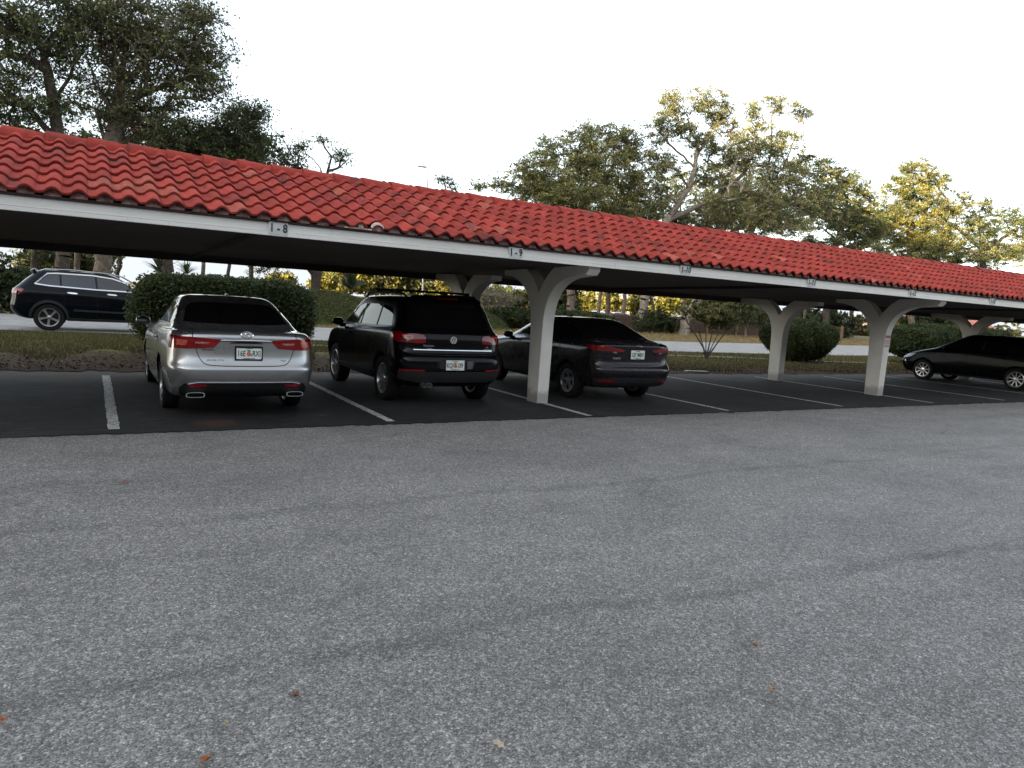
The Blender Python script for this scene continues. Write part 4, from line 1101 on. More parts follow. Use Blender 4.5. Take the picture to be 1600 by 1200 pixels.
# ---------- passing SUV on the road
def passing_suv():
    P = paint_mat('navy_black_paint', (0.002, 0.0035, 0.006), 0.22, 0.0, .25, 0.03, .08)
    rows = [
        dict(yr=.40, yf=4.45, w=[(0, .76)], z=[(0, .34)]),
        dict(yr=.16, yf=4.68, w=[(0, .88), (2.4, .92), (4.8, .86)], z=[(0, .44), (.5, .30), (2, .27), (4.2, .27), (4.8, .34)]),
        dict(yr=.04, yf=4.76, w=[(0, .94), (2.4, .955), (4.8, .91)], z=[(0, .55), (5, .48)]),
        dict(yr=.00, yf=4.81, w=[(0, .965), (2.4, .970), (4.8, .93)], z=[(0, .70), (5, .64)]),
        dict(yr=.05, yf=4.81, w=[(0, .970), (2.4, .970), (4.8, .93)], z=[(0, .86), (5, .78)]),
        dict(yr=.06, yf=4.79, w=[(0, .965), (2.4, .968), (4.8, .92)], z=[(0, 1.00), (5, .90)]),
        dict(yr=.08, yf=4.72, w=[(0, .955), (2.4, .960), (4.8, .90)], z=[(0, 1.16), (2, 1.12), (4.8, .99)]),
        dict(yr=.13, yf=4.55, w=[(0, .925), (2.4, .93), (4.6, .82)], z=[(0, 1.23), (2, 1.18), (3.6, 1.13), (4.8, 1.04)], cf=.6),
        dict(yr=.19, yf=3.62, w=[(0, .87), (2.4, .885), (3.8, .80)], z=[(0, 1.28), (2, 1.22), (3.6, 1.16)], cr=.3, cf=.4),
        dict(yr=.60, yf=2.88, w=[(0, .71), (1.8, .74), (3.0, .70)], z=[(0, 1.66), (1.5, 1.70), (2.3, 1.67), (3.0, 1.60)], cr=.25, cf=.3),
        dict(yr=.68, yf=2.70, w=[(0, .62), (1.8, .65), (3.0, .62)], z=[(0, 1.74), (1.5, 1.775), (2.3, 1.745), (3.0, 1.68)], cr=.25, cf=.3),
        dict(yr=.86, yf=2.50, w=[(0, .45), (1.8, .48), (3.0, .45)], z=[(0, 1.765), (1.5, 1.80), (2.3, 1.77)], cr=.25, cf=.3),
    ]
    c = Car(rows, P, 'passing_suv', 'dark navy SUV with chrome window trim driving along the road behind the left hedge', 'car', (-2.05, 25.9, 0.04), rz=-math.pi / 2, wheels=[1.0, 3.915], R=0.395)
    c.root.rotation_euler = (0, 0, -math.pi / 2 - 0.01)
    for sx in (1, -1):
        view = 'right' if sx > 0 else 'left'
        c.patch('side_window', M['glassblue'], [(view, [(.72, 1.37), (.98, 1.63), (1.2, 1.655), (2.1, 1.65), (2.6, 1.59), (2.95, 1.47), (3.30, 1.25), (2.2, 1.29), (1.0, 1.34)])], off=.003)
        c.strip('window_trim', M['chrome'], [(view, [(.66, 1.355), (.96, 1.665), (1.2, 1.685), (2.1, 1.68), (2.62, 1.62), (2.98, 1.50), (3.36, 1.245), (2.2, 1.265), (1.0, 1.315), (.66, 1.355), (.96, 1.665)])], w=.036, off=.008)
        c.strip('window_pillar', M['black'], [(view, [(1.30, 1.33), (1.28, 1.655)]), (view, [(2.22, 1.29), (2.18, 1.645)])], w=.05, off=.006)
        c.strip('door_seam', M['black'], [(view, [(2.2, 1.26), (2.24, .70), (2.22, .40), (3.36, .38), (3.40, .70), (3.36, 1.16)]), (view, [(1.20, 1.28), (1.42, .95), (1.38, .70)])], w=.008)
        for yy in (1.46, 2.48):
            c.patch('door_handle', M['chrome'], [(view, sm([(yy, 1.115), (yy + .26, 1.10), (yy + .26, 1.14), (yy, 1.155)], 1))], off=.03, depth=.02)
        c.patch('tail_light', M['red'], [(view, sm([(.10, 1.20), (.30, 1.215), (.42, 1.18), (.33, 1.09), (.10, 1.06)], 1)), ('rear', [(sx * .90, 1.20), (sx * .62, 1.19), (sx * .60, 1.05), (sx * .90, 1.06)])], off=.012, grid=.04)
        c.patch('lower_lens', M['clear'], [(view, sm([(.12, 1.055), (.34, 1.085), (.26, 1.03), (.12, 1.01)], 1))], off=.012)
        ar = [(1.0 + .50 * math.cos(a), .385 + .52 * math.sin(a)) for a in [math.radians(d) for d in range(-2, 183, 8)]]
        ai = [(1.0 + .435 * math.cos(a), .385 + .435 * math.sin(a)) for a in [math.radians(d) for d in range(182, -3, -8)]]
        c.patch('wheel_arch_trim', M['dgrey'], [(view, ar + ai)], off=.014, grid=.08)
        ar2 = [(x + 2.915, z) for x, z in ar]; ai2 = [(x + 2.915, z) for x, z in ai]
        c.patch('wheel_arch_trim', M['dgrey'], [(view, ar2 + ai2)], off=.014, grid=.08)
        c.patch('door_moulding', M['dgrey'], [(view, [(1.62, .66), (3.3, .62), (3.3, .575), (1.62, .60)])], off=.014)
        c.patch('sill_trim', M['dgrey'], [(view, [(1.45, .40), (3.42, .38), (3.42, .28), (1.45, .30)])], off=.012)
        mb = MB(); mb.tube([(sx * .60, .80, 1.745), (sx * .61, .90, 1.795), (sx * .63, 1.6, 1.815), (sx * .61, 2.5, 1.765), (sx * .60, 2.9, 1.70), (sx * .63, 3.2, 1.53)], .016, 8); mb.build('roof_rail', M['chrome'], c.root, True, 40)
        c.mirror_cam(1.06, 3.18, 1.27, sx)
    c.patch('rear_window', M['glass'], [('rear', sm([(-.70, 1.30), (.70, 1.30), (.60, 1.63), (-.60, 1.63)], 1))], off=.003)
    c.patch('roof_spoiler', P, [('rear', sm([(-.60, 1.66), (.60, 1.66), (.55, 1.74), (-.55, 1.74)], 1))], off=.08, depth=.09)
    c.add_wheels(.965, 5, 'fan', .265, .26, rot=1.15)
passing_suv()

# ---------- dark crossover at the far right
def far_right_car():
    P = paint_mat('deep_black_blue_paint', (0.002, 0.0025, 0.004), 0.30, 0.0, .10, 0.0, .05)
    rows = sedan_rows(1.50)
    for r, dz in zip(rows[-7:], (.02, .04, .05, .05, .05, .05, .03)): r['z'] = [(y, z + dz) for y, z in r['z']]
    for r in rows[-3:]: r['yr'] -= .35
    rows[-4]['yr'] -= .15
    c = Car(rows, P, 'dark_hatchback', 'dark blue black hatchback parked nose in at the right edge under the carport', 'car', (23.85, 9.42, 0), wheels=[.98, 3.68], R=0.325)
    side_kit(c, P, M['glass'], False)
    for sx in (1, -1):
        view = 'right' if sx > 0 else 'left'
        c.patch('headlight', plain('bluish_headlight', (.10, .14, .24), (.30, .34, .42), 25, .1, coat=1.0), [(view, [(3.95, .83), (4.15, .80), (4.30, .76), (4.30, .66), (4.10, .70)]), ('front', [(sx * .80, .76), (sx * .55, .74), (sx * .55, .66), (sx * .80, .66)])], off=.008, grid=.04)
        c.patch('bumper_trim', M['chrome'], [(view, [(4.26, .60), (4.30, .60), (4.24, .46), (4.19, .45)])], off=.01)
        c.patch('sill_trim', M['dgrey'], [(view, [(1.42, .30), (3.2, .28), (3.2, .225), (1.42, .245)])], off=.004)
        c.patch('tail_light', M['red'], [('rear', [(sx * .82, 1.0), (sx * .5, .99), (sx * .5, .9), (sx * .82, .9)])], off=.008)
    c.patch('rear_window', M['glass'], [('rear', sm([(-.6, 1.17), (.6, 1.17), (.5, 1.42), (-.5, 1.42)], 1))], off=.003)
    c.add_wheels(.88, 9, 'multi', .225, .20)
far_right_car()
# ---------- cars in the lot beyond the fence
def lot_car(px, py, Y, rz, col, name, label):
    p = ground_at(px, py) if Y is None else at(px, py, Y)
    P = paint_mat(name + '_paint', col, 0.3, 0.2, 1.0, 0.0)
    c = Car(sedan_rows(), P, name, label, 'car', (p.x, p.y, 0.0), rz=rz, wheels=[.98, 3.68], R=0.318, wells=True, lv=1)
    for sx in (1, -1):
        view = 'right' if sx > 0 else 'left'
        c.patch('side_window', M['glassblue'], [(view, [(.80, 1.14), (1.32, 1.325), (2.35, 1.355), (3.20, 1.05)])], off=.01, grid=.2)
        c.patch('tail_light', M['red'], [('rear', [(sx * .82, 1.0), (sx * .4, .97), (sx * .4, .87), (sx * .82, .87)])], off=.01, grid=.2)
    c.patch('rear_window', M['glass'], [('rear', [(-.56, 1.14), (.56, 1.14), (.46, 1.36), (-.46, 1.36)])], off=.01, grid=.2)
    c.patch('windscreen', M['glass'], [('front', [(-.56, 1.06), (.56, 1.06), (.46, 1.34), (-.46, 1.34)])], off=.01, grid=.2)
    c.add_wheels(.88, 5, 'fan', .205, .20)
lot_car(868, 490, 66, 2.2, (.62, .62, .63), 'white_lot_car', 'white car with a red one below it, left of the grey trunk beyond the fence')
lot_car(944, 492, 66, 2.1, (.75, .75, .74), 'pale_lot_car', 'white roofed car between the grey and the brown trunks beyond the fence')
lot_car(992, 495, 62, 1.2, (.55, .42, .45), 'pinkish_lot_car', 'pinkish pale car right of the thick brown trunk beyond the fence')
lot_car(1062, 500, 66, 2.5, (.70, .70, .70), 'silver_lot_car', 'silver white car parked right of the second thick brown trunk beyond the fence')
lot_car(745, 482, 66, 1.9, (.60, .66, .75), 'blue_white_lot_car', 'pale bluish car glimpsed through the bare shrub beyond the fence')

# ------------------------------------------------------------------ unseen tower added behind and left of the viewer to block the sun
M['blockerwall'] = plain('blocker_brown_stucco', (0.16, 0.13, 0.10), (0.12, 0.10, 0.08), 1, 0.9)
def sun_blocker_tower():
    r = tag(empty('sun_blocker_tower', (-75, -29, 0)), 'tall unseen tower added left of and behind the parking lot to shade it', 'building')
    W, D, H = 26.0, 102.0, 33.0
    MB().box(-W / 2, W / 2, -D / 2, D / 2, 0, H).build('wall', M['blockerwall'], r)
    mb = MB(); mb.box(-W / 2 - .4, W / 2 + .4, -D / 2 - .4, D / 2 + .4, H + 0.003, H + .8); mb.build('roof', M['roofpink'], r)
    proto = None; pane = None
    for f in range(0, 11, 2):
        for k in range(12):
            y = -D / 2 + 4 + k * 8.5; z = 1.0 + f * 3.0
            if proto is None:
                proto = MB().box(0, .06, -.9, .9, 0, 1.5).build('window', M['fascia'], r); pane = MB().box(.06, .08, -.8, .8, .1, 1.4).build('pane', M['winglass'], proto)
                proto.location = (W / 2 + .003, y, z)
            else:
                c = proto.copy(); COL.objects.link(c); c.location = (W / 2 + .003, y, z); c.parent = r
                d = pane.copy(); COL.objects.link(d); d.parent = c
sun_blocker_tower()

def blocker_condo():  # unseen building added to block low sky and darken car reflections
    r = tag(empty('sky_blocker_condo', (8, -24, 0)), 'long three storey block added unseen behind the viewer to darken reflections', 'building')
    MB().box(-52, 60, -7, 0, 0, 10.5).build('wall', M['blockerwall'], r)
    mb = MB(); mb.prism([(-8, 10.45), (-3.5, 12.8), (1.2, 10.45)], -53, 61); mb.build('roof', M['roofpink'], r)
    pr = None
    for f in range(3):
        for k in range(18):
            x = -48 + k * 6.1
            if pr is None:
                pr = MB().box(-1.1, 1.1, .003, .06, .3, 2.3).build('window', M['fascia'], r); pn = MB().box(-1.0, 1.0, .062, .08, .4, 2.2).build('pane', M['winglass'], pr); pr.location = (x, 0, .6 + f * 3.4)
            else:
                c = pr.copy(); COL.objects.link(c); c.location = (x, 0, .6 + f * 3.4); c.parent = r
                d = pn.copy(); COL.objects.link(d); d.parent = c
blocker_condo()

# ------------------------------------------------------------------ vegetation helpers
def leaf_cards(name, C, S, T, parent, mat=None, aspect=0.5, up=0.0, kind=None, rng=RNG):
    n = len(C)
    a = rng.normal(size=(n, 3)); a[:, 2] *= (1 - up); a /= np.linalg.norm(a, axis=1)[:, None]
    b = rng.normal(size=(n, 3)); b -= (b * a).sum(1)[:, None] * a; b /= np.linalg.norm(b, axis=1)[:, None]
    S = np.asarray(S)[:, None]
    bend = np.cross(a, b) * S * 0.18
    V = np.stack([C - a * S, C + b * S * aspect + bend, C + a * S, C - b * S * aspect + bend], 1).reshape(-1, 3)
    F = np.arange(4 * n).reshape(n, 4)
    o = quads_np(name, V, F, mat or M['leaf'], parent, False, np.repeat(T, 4, 0))
    if kind: o['kind'] = kind
    return o
def seg_tubes(name, A, B, RA, RB, mat, parent, n=5):
    A = np.asarray(A, float); B = np.asarray(B, float); RA = np.asarray(RA); RB = np.asarray(RB)
    D = B - A; ln = np.linalg.norm(D, axis=1); ln[ln < 1e-6] = 1e-6; D = D / ln[:, None]
    ref = np.where(np.abs(D[:, 2:3]) < 0.9, np.array([[0, 0, 1.0]]), np.array([[1.0, 0, 0]]))
    U = np.cross(D, ref); U /= np.linalg.norm(U, axis=1)[:, None]; W = np.cross(D, U)
    th = 2 * np.pi * np.arange(n) / n
    circ = U[:, None, :] * np.cos(th)[None, :, None] + W[:, None, :] * np.sin(th)[None, :, None]
    va = A[:, None, :] + circ * RA[:, None, None]; vb = B[:, None, :] + circ * RB[:, None, None]
    V = np.concatenate([va, vb], 1).reshape(-1, 3)
    m = len(A); base = (np.arange(m) * 2 * n)[:, None]; k = np.arange(n)[None, :]; k2 = (k + 1) % n
    F = np.stack([base + k, base + k2, base + n + k2, base + n + k], 2).reshape(-1, 4)
    return quads_np(name, V, F, mat, parent, True)
PAL = dict(
    dark=[(.026, .042, .014), (.044, .062, .022), (.066, .084, .032), (.040, .048, .024)],
    mid=[(.058, .082, .022), (.088, .112, .032), (.125, .138, .046), (.070, .082, .034)],
    olive=[(.062, .068, .026), (.090, .092, .036), (.120, .112, .046), (.058, .054, .030)],
    oliveL=[(.14, .145, .050), (.19, .188, .068), (.25, .225, .090), (.115, .12, .048)],
    sun_gold=[(.16, .145, .028), (.21, .19, .038), (.27, .235, .055), (.12, .125, .030)],  # yellow of the low sun put into the leaf colour
    brown=[(.085, .045, .026), (.060, .034, .022), (.048, .036, .020), (.07, .05, .03)],
    hedge=[(.034, .050, .014), (.050, .068, .020), (.072, .090, .030), (.024, .036, .012)],
    rust=[(.13, .050, .026), (.10, .044, .024), (.07, .038, .022), (.05, .035, .02)])
def palette(names, n, rng):
    out = np.zeros((n, 3))
    ks = rng.choice(len(names), size=n)
    for i, nm in enumerate(names):
        sel = np.where(ks == i)[0]
        p = np.array(PAL[nm]); out[sel] = p[rng.choice(len(p), size=len(sel))]
    return out
TREE_N = 0
OAKS = 'oaks along the far side of the road'
G2 = 'oaks behind the right half of the carport'
def tree(name, label, base_px, Y, limbs, blobs, n_clu, leaves=70, lsize=0.095, spread=0.42, pal=('mid',), group=None, bark='bark', trunk_r=0.32,
         twig=0.010, twigs=4, moss=0, kind_cat='tree', flat=0.55, zbase=0.0, extra_bare=0):
    """limbs: list of px polylines on plane Y (x, y[, depth offset]); blobs: (px, py, rx, ry[, dy, pal]) in px"""
    global TREE_N; TREE_N += 1
    rng = np.random.default_rng(100 + TREE_N)
    if group == OAKS: leaves *= .54; lsize *= .66; n_clu = int(n_clu * 1.15)
    if group == G2: leaves *= 1.35; lsize *= .74; n_clu = int(n_clu * 1.35); pal = tuple('oliveL' if q == 'olive' else q for q in pal)
    s = m_per_px(Y, base_px[0], base_px[1])
    b0 = at(base_px[0], base_px[1], Y)
    root = tag(empty(name, (b0.x, b0.y, zbase)), label, kind_cat, group)
    org = np.array([b0.x, b0.y, zbase])
    P = []; par = []; lim_r = []
    def add(p, parent): P.append(np.array(p)); par.append(parent); return len(P) - 1
    def nearest(p, lim=None):
        A = np.array(P); return int(np.argmin(((A - p) ** 2).sum(1)))
    add((0, 0, 0), -1)
    for li, pl in enumerate(limbs):
        pts = []
        for q in pl:
            w = at(q[0], q[1], Y + (q[2] if len(q) > 2 else 0)); pts.append(np.array(w) - org)
        cur = 0 if li == 0 else nearest(pts[0])
        if li == 0: pts = [np.array((0, 0, 0.0))] + pts
        prev = P[cur]
        for a in (pts[1:] if li == 0 else pts[1:] if np.linalg.norm(pts[0] - prev) < .8 else pts):
            d = np.linalg.norm(a - prev); k = max(1, int(d / 0.45)); st = prev.copy()
            for j in range(1, k + 1):
                cur = add(st + (a - st) * j / k + (rng.normal(0, .035, 3) if j < k else 0), cur)
            prev = a
    lim = len(P)
    tot = sum(b[2] * b[3] for b in blobs); clu = []; cpal = []
    for b in blobs:
        k = max(2, int(n_clu * b[2] * b[3] / tot))
        dy = b[4] if len(b) > 4 else 0; c = np.array(at(b[0], b[1], Y + dy)) - org
        rx = b[2] * s; rz = b[3] * s; ry = min(rx, 5.0) * .8
        u = rng.normal(size=(k, 3)); u /= np.linalg.norm(u, axis=1)[:, None]; u *= (rng.random(k) ** 0.42)[:, None]
        q = c + u * np.array([rx, ry, rz]) * (1 + rng.normal(0, .08, (k, 1)))
        clu.append(q); cpal += [b[5] if len(b) > 5 else None] * k
    clu = np.vstack(clu); order = np.argsort(((clu - P[lim - 1]) ** 2).sum(1))
    ends = np.zeros(len(clu), int)
    start_min = 3 if lim > 6 else 0
    for ci in order:
        p = clu[ci]; A = np.array(P)
        d = np.linalg.norm(A - p, axis=1) + np.maximum(0, A[:, 2] - p[2]) * 0.5
        d[:start_min] += 6
        cur = int(np.argmin(d)); a = P[cur]; ln = np.linalg.norm(p - a)
        k = max(1, int(ln / 0.5)); side = rng.normal(0, .10 * ln, 3); side[2] = abs(side[2]) * .8
        for j in range(1, k + 1):
            t = j / k; w = a + (p - a) * t + side * math.sin(math.pi * t) + (rng.normal(0, .05, 3) if j < k else 0)
            cur = add(w, cur)
        ends[ci] = cur
    n = len(P); ex = 2.45; acc = np.zeros(n)
    for e in ends: acc[e] += twig ** ex * 2.5
    for i in range(n - 1, 0, -1):
        if acc[i] == 0: acc[i] = (twig * 1.6) ** ex
        acc[par[i]] += acc[i]
    rad = acc ** (1 / ex); sc = min(trunk_r * .78 / rad[0], 2.2) if rad[0] > 0 else 1
    rad = np.maximum(rad * (1 + (sc - 1) * np.clip(rad / rad[0], 0, 1)), twig * .7)
    hz = np.array([p[2] for p in P])
    rad = rad * (1 + 0.35 * np.exp(-np.maximum(hz, 0) / 0.35) * (np.arange(n) < lim))
    idx = np.arange(1, n); pa = np.array(par)[1:]
    A = np.array(P)[pa]; B = np.array(P)[idx]
    RA = np.minimum(rad[pa], rad[idx] * 1.5 + .01); RB = rad[idx]
    thick = RB > 0.035
    # fine twigs in every cluster
    tA = []; tB = []
    ntw = max(3, twigs + 2); TW = []
    for c in clu:
        tw = []
        for j in range(ntw):
            d = rng.normal(size=3); d[2] = d[2] * .6 + .12; d *= spread * 1.75 * rng.uniform(.55, 1.25) / np.linalg.norm(d)
            mid_ = c + d * .55 + rng.normal(0, .05, 3); e_ = c + d + rng.normal(0, .04, 3) - np.array([0, 0, .06])
            tA += [c, mid_]; tB += [mid_, e_]; tw.append((c, mid_, e_))
        TW.append(tw)
    for _ in range(extra_bare):
        c = clu[rng.integers(len(clu))]; p0 = c
        for j in range(3):
            d = rng.normal(size=3) * .5; p1 = p0 + d; tA.append(p0); tB.append(p1); p0 = p1
    nt = len(tA)
    if thick.any(): seg_tubes('trunk', A[thick], B[thick], RA[thick], RB[thick], M[bark], root, 9)
    rest = ~thick
    AA = np.vstack([A[rest]] + ([np.array(tA)] if nt else [])); BB = np.vstack([B[rest]] + ([np.array(tB)] if nt else []))
    R1 = np.concatenate([RA[rest], np.full(nt, twig * .8)]); R2 = np.concatenate([RB[rest], np.full(nt, twig * .4)])
    if len(AA): seg_tubes('branches', AA, BB, R1, R2, M[bark], root, 4)
    # leaves
    cl_t = rng.normal(1.0, 0.20, len(clu)); C = []; T = []
    for i, c in enumerate(clu):
        k = max(4, int(leaves * rng.uniform(.45, 1.45)))
        sp = spread * rng.uniform(.75, 1.3)
        tw = TW[i]; q = rng.integers(len(tw), size=k); tt = rng.uniform(.25, 1.0, k)[:, None] * 2
        a0 = np.array([w[0] for w in tw])[q]; a1 = np.array([w[1] for w in tw])[q]; a2 = np.array([w[2] for w in tw])[q]
        pos = np.where(tt < 1, a0 + (a1 - a0) * tt, a1 + (a2 - a1) * (tt - 1))
        C.append(pos + rng.normal(size=(k, 3)) * np.array([sp, sp, sp * flat]) * .24)
        nm = (cpal[i],) if cpal[i] else (pal[rng.integers(len(pal))],)
        T.append(palette(nm, k, rng) * max(.5, cl_t[i]) * (1.30 if group == G2 else 1.15 if group == OAKS else 1.0))
    C = np.vstack(C); T = np.vstack(T)
    if leaves > 0:
        leaf_cards('crown', C, lsize * rng.uniform(.6, 1.35, len(C)), T, root, aspect=.48, rng=rng)
    if moss:
        mA = []; mB = []
        for _ in range(moss):
            p = P[rng.integers(lim, n)] + rng.normal(0, .1, 3)
            for j in range(rng.integers(2, 5)):
                q = p + np.array([rng.normal(0, .16), rng.normal(0, .16), -abs(rng.normal(.30, .12))]); mA.append(p); mB.append(q); p = q
        seg_tubes('hanging_moss', mA, mB, np.full(len(mA), .016), np.full(len(mA), .008), M['barkgrey'], root, 3)
    return root

def hedge(name, label, c, rx, ry, z0, z1, n, under=0.35, pal=('hedge',), seed=5, lsize=0.045, square=3.2, lump=0.08, group=None):
    rng = np.random.default_rng(seed)
    root = tag(empty(name, (c[0], c[1], 0)), label, 'hedge' if rx > 2 else 'bush', group)
    def surf(u, fac):
        # superellipsoid direction -> point
        e = square
        d = (np.abs(u[:, 0] / 1) ** e + np.abs(u[:, 1]) ** e + np.abs(u[:, 2]) ** e) ** (-1 / e)
        p = u * d[:, None]
        zc = (z0 + z1) / 2; hz = (z1 - z0) / 2
        lm = 1 + lump * (np.sin(p[:, 0] * rx * 2.1 + seed) * np.cos(p[:, 1] * ry * 2.7) + .6 * np.sin(p[:, 0] * rx * 5.3 + p[:, 2] * 3))
        tap = 1 - under * np.clip(-p[:, 2], 0, 1) ** 1.3
        return np.stack([p[:, 0] * rx * lm * fac * tap, p[:, 1] * ry * lm * fac * tap, zc + p[:, 2] * hz * (1 + (lm - 1) * .5) * fac], 1)
    u = rng.normal(size=(n, 3)); w = np.array([rx, ry, (z1 - z0) / 2]); 
    u = u / np.linalg.norm(u, axis=1)[:, None]
    # more samples on the large faces
    fac = 1 - np.abs(rng.normal(0, .055, n)); fac = np.where(rng.random(n) < .035, 1 + rng.random(n) * .07, fac); P = surf(u, fac)
    t = palette(pal, n, rng) * rng.normal(1, .16, (n, 1)).clip(.5, 1.7)
    leaf_cards('foliage', P, lsize * rng.uniform(.7, 1.4, n), t, root, aspect=.55, rng=rng)
    # inner core
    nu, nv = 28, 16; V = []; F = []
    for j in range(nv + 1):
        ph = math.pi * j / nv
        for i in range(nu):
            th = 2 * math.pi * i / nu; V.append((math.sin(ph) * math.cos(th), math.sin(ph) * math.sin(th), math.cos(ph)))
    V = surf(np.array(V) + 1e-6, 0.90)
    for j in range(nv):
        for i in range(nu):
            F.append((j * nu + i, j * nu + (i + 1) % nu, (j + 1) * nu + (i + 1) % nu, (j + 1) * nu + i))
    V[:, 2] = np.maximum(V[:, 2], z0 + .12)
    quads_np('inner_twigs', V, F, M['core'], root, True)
    mA = []; mB = []
    for _ in range(int(10 + rx * 14)):
        x, y = rng.uniform(-.55, .55) * rx, rng.uniform(-.5, .5) * ry
        mA.append((x, y, 0)); mB.append((x * 1.35, y * 1.3, z0 + .35))
    seg_tubes('stem', mA, mB, np.full(len(mA), .022), np.full(len(mA), .014), M['barkdark'], root, 5)
    return root

# hedges between the lot and the road
hedge('clipped_hedge', 'long clipped dark green hedge behind the silver sedan, beside the passing SUV', (2.76, 17.9), 1.93, 1.0, 0.12, 1.84, 90000, seed=5, lsize=.034, under=.20, square=4.6, lump=.04)
hedge('rounded_bush', 'rounded dark green bush behind the second rear column', (23.95, 18.6), 1.42, 1.1, 0.10, 1.68, 42000, lsize=.036, under=.34, seed=8, square=3.0)
hedge('clipped_hedge', 'clipped green hedge behind the dark hatchback at the right edge', (34.0, 18.2), 4.2, 1.4, 0.15, 1.84, 60000, seed=12, lsize=.040, square=3.2, under=.22)
hedge('clipped_hedge', 'low hedge seen over the dark brown sedan roof', (26.5, 40.5), 5.2, 1.2, 0.1, 1.42, 22000, seed=14, lsize=.085)

# small many stemmed tree on the verge
tree('small_tree', 'small many stemmed tree with a loose green crown on the verge', (1103, 561), 19.2,
     [[(1103, 561), (1100, 545), (1092, 520), (1082, 500)]] + [[(1103, 560), (1098 + k * 5, 540), (1092 + k * 11, 515), (1086 + k * 14, 492)] for k in range(5)] + [[(1100, 545), (1085, 520), (1072, 500)]],
     [(1120, 482, 48, 22), (1150, 478, 36, 18), (1092, 488, 26, 14), (1130, 500, 30, 14)], 170, 70, .052, .17, ('mid', 'oliveL'), trunk_r=.045, twig=.006, bark='barkdark', twigs=3)

# ------------------------------------------------------------------ big oaks and the wood behind the road
OAKS = 'oaks along the far side of the road'
tree('oak_tree', 'tall dark oak with a thick upright trunk, left of centre of the left tree group', (157, 455), 38,
     [[(157, 455), (164, 330), (176, 230), (184, 190), (188, 140), (196, 80), (205, 20)], [(184, 190), (160, 150), (140, 100), (120, 50)], [(188, 140), (225, 100), (262, 60), (290, 30)], [(186, 165), (240, 140), (300, 120), (345, 100)], [(170, 260), (158, 200), (150, 170)]],
     [(250, 55, 85, 55), (310, 70, 55, 60), (330, 120, 38, 45), (190, 60, 70, 60), (175, 10, 90, 40), (300, 20, 45, 35), (270, 130, 75, 45), (190, 150, 70, 55), (230, 195, 70, 35), (160, 75, 18, 45, 0, 'rust'), (200, 180, 26, 24, 0, 'brown')],
     560, 92, .115, .50, ('mid', 'mid', 'olive'), OAKS, 'bark', .46, moss=40)
tree('oak_tree', 'dark leaning oak at the far left with open airy branches', (98, 450), 37,
     [[(98, 450), (98, 330), (92, 220), (84, 160), (74, 110), (58, 60), (50, 10)], [(84, 160), (110, 120), (118, 80)], [(92, 220), (55, 180), (20, 150), (-10, 130)], [(74, 110), (40, 90), (10, 85)]],
     [(30, 120, 40, 26), (60, 55, 60, 38), (10, 40, 40, 45), (100, 30, 45, 40), (45, 175, 48, 22), (110, 95, 28, 30), (95, 165, 28, 24), (-30, 150, 40, 40), (10, 185, 30, 14)],
     300, 88, .11, .46, ('dark', 'mid', 'mid'), OAKS, 'barkdark', .36, moss=20)
tree('oak_tree', 'low spreading dark oak whose crown touches the tile ridge right of the tall oak', (258, 455), 40,
     [[(258, 455), (262, 350), (275, 270), (300, 230)], [(262, 330), (320, 250), (370, 220), (400, 190)], [(300, 240), (250, 225), (225, 215)]],
     [(300, 215, 75, 30), (370, 195, 45, 36), (395, 220, 25, 34), (395, 175, 22, 22), (250, 225, 50, 22), (345, 238, 70, 16)],
     300, 95, .115, .45, ('dark', 'mid'), OAKS, 'barkdark', .42, moss=70)
tree('oak_tree', 'open crowned oak with forked trunk left of centre, above the mound', (492, 470), 42,
     [[(492, 470), (494, 430), (502, 380), (508, 300), (512, 268), (518, 245)], [(508, 300), (500, 262), (478, 240)], [(512, 272), (530, 262), (545, 248)], [(494, 432), (520, 412), (545, 390)], [(494, 425), (470, 405), (445, 390)]],
     [(505, 222, 17, 9), (535, 242, 20, 13), (472, 228, 14, 10), (448, 250, 26, 20), (425, 262, 24, 14), (444, 212, 8, 7), (470, 262, 18, 10), (520, 278, 16, 8), (520, 395, 45, 12), (450, 395, 50, 14), (415, 415, 26, 12)],
     170, 70, .10, .36, ('olive', 'mid'), OAKS, 'barkdark', .40, moss=26)
for i, (bx, tx, w, col, lab) in enumerate(((52, 50, .20, 'barkdark', 'dark slender trunk at the far left edge'), (120, 122, .26, 'bark', 'reddish brown trunk just left of the thickest left trunk'), (185, 187, .13, 'barkdark', 'thin dark trunk right of the thickest left trunk'),
                                       (317, 320, .13, 'bark', 'thin trunk above the middle of the long hedge'), (357, 359, .12, 'barkdark', 'thin dark trunk above the hedge, left of its reddish neighbour'), (393, 395, .17, 'bark', 'reddish trunk above the right part of the long hedge'))):
    tree('slender_tree', lab, (bx, 455), 41 + (i % 3), [[(bx, 455), (bx + 1, 400), (tx + 3, 300), (tx + 8, 235)]], [(tx + 8, 225, 26, 16), (tx + 2, 250, 20, 12), (tx + (18 if i != 2 else -10), 385, 14, 8)], 34, 70, .11, .40, ('dark', 'mid'), 'slender trees behind the left hedge', col, w)
tree('leafy_tree', 'green leafy tree filling the gap between the left trunks', (80, 450), 52, [[(80, 450), (85, 420), (100, 395)]], [(85, 405, 50, 26), (135, 408, 40, 24), (60, 425, 30, 20)], 130, 80, .13, .5, ('mid', 'olive'), None, 'barkdark', .18)

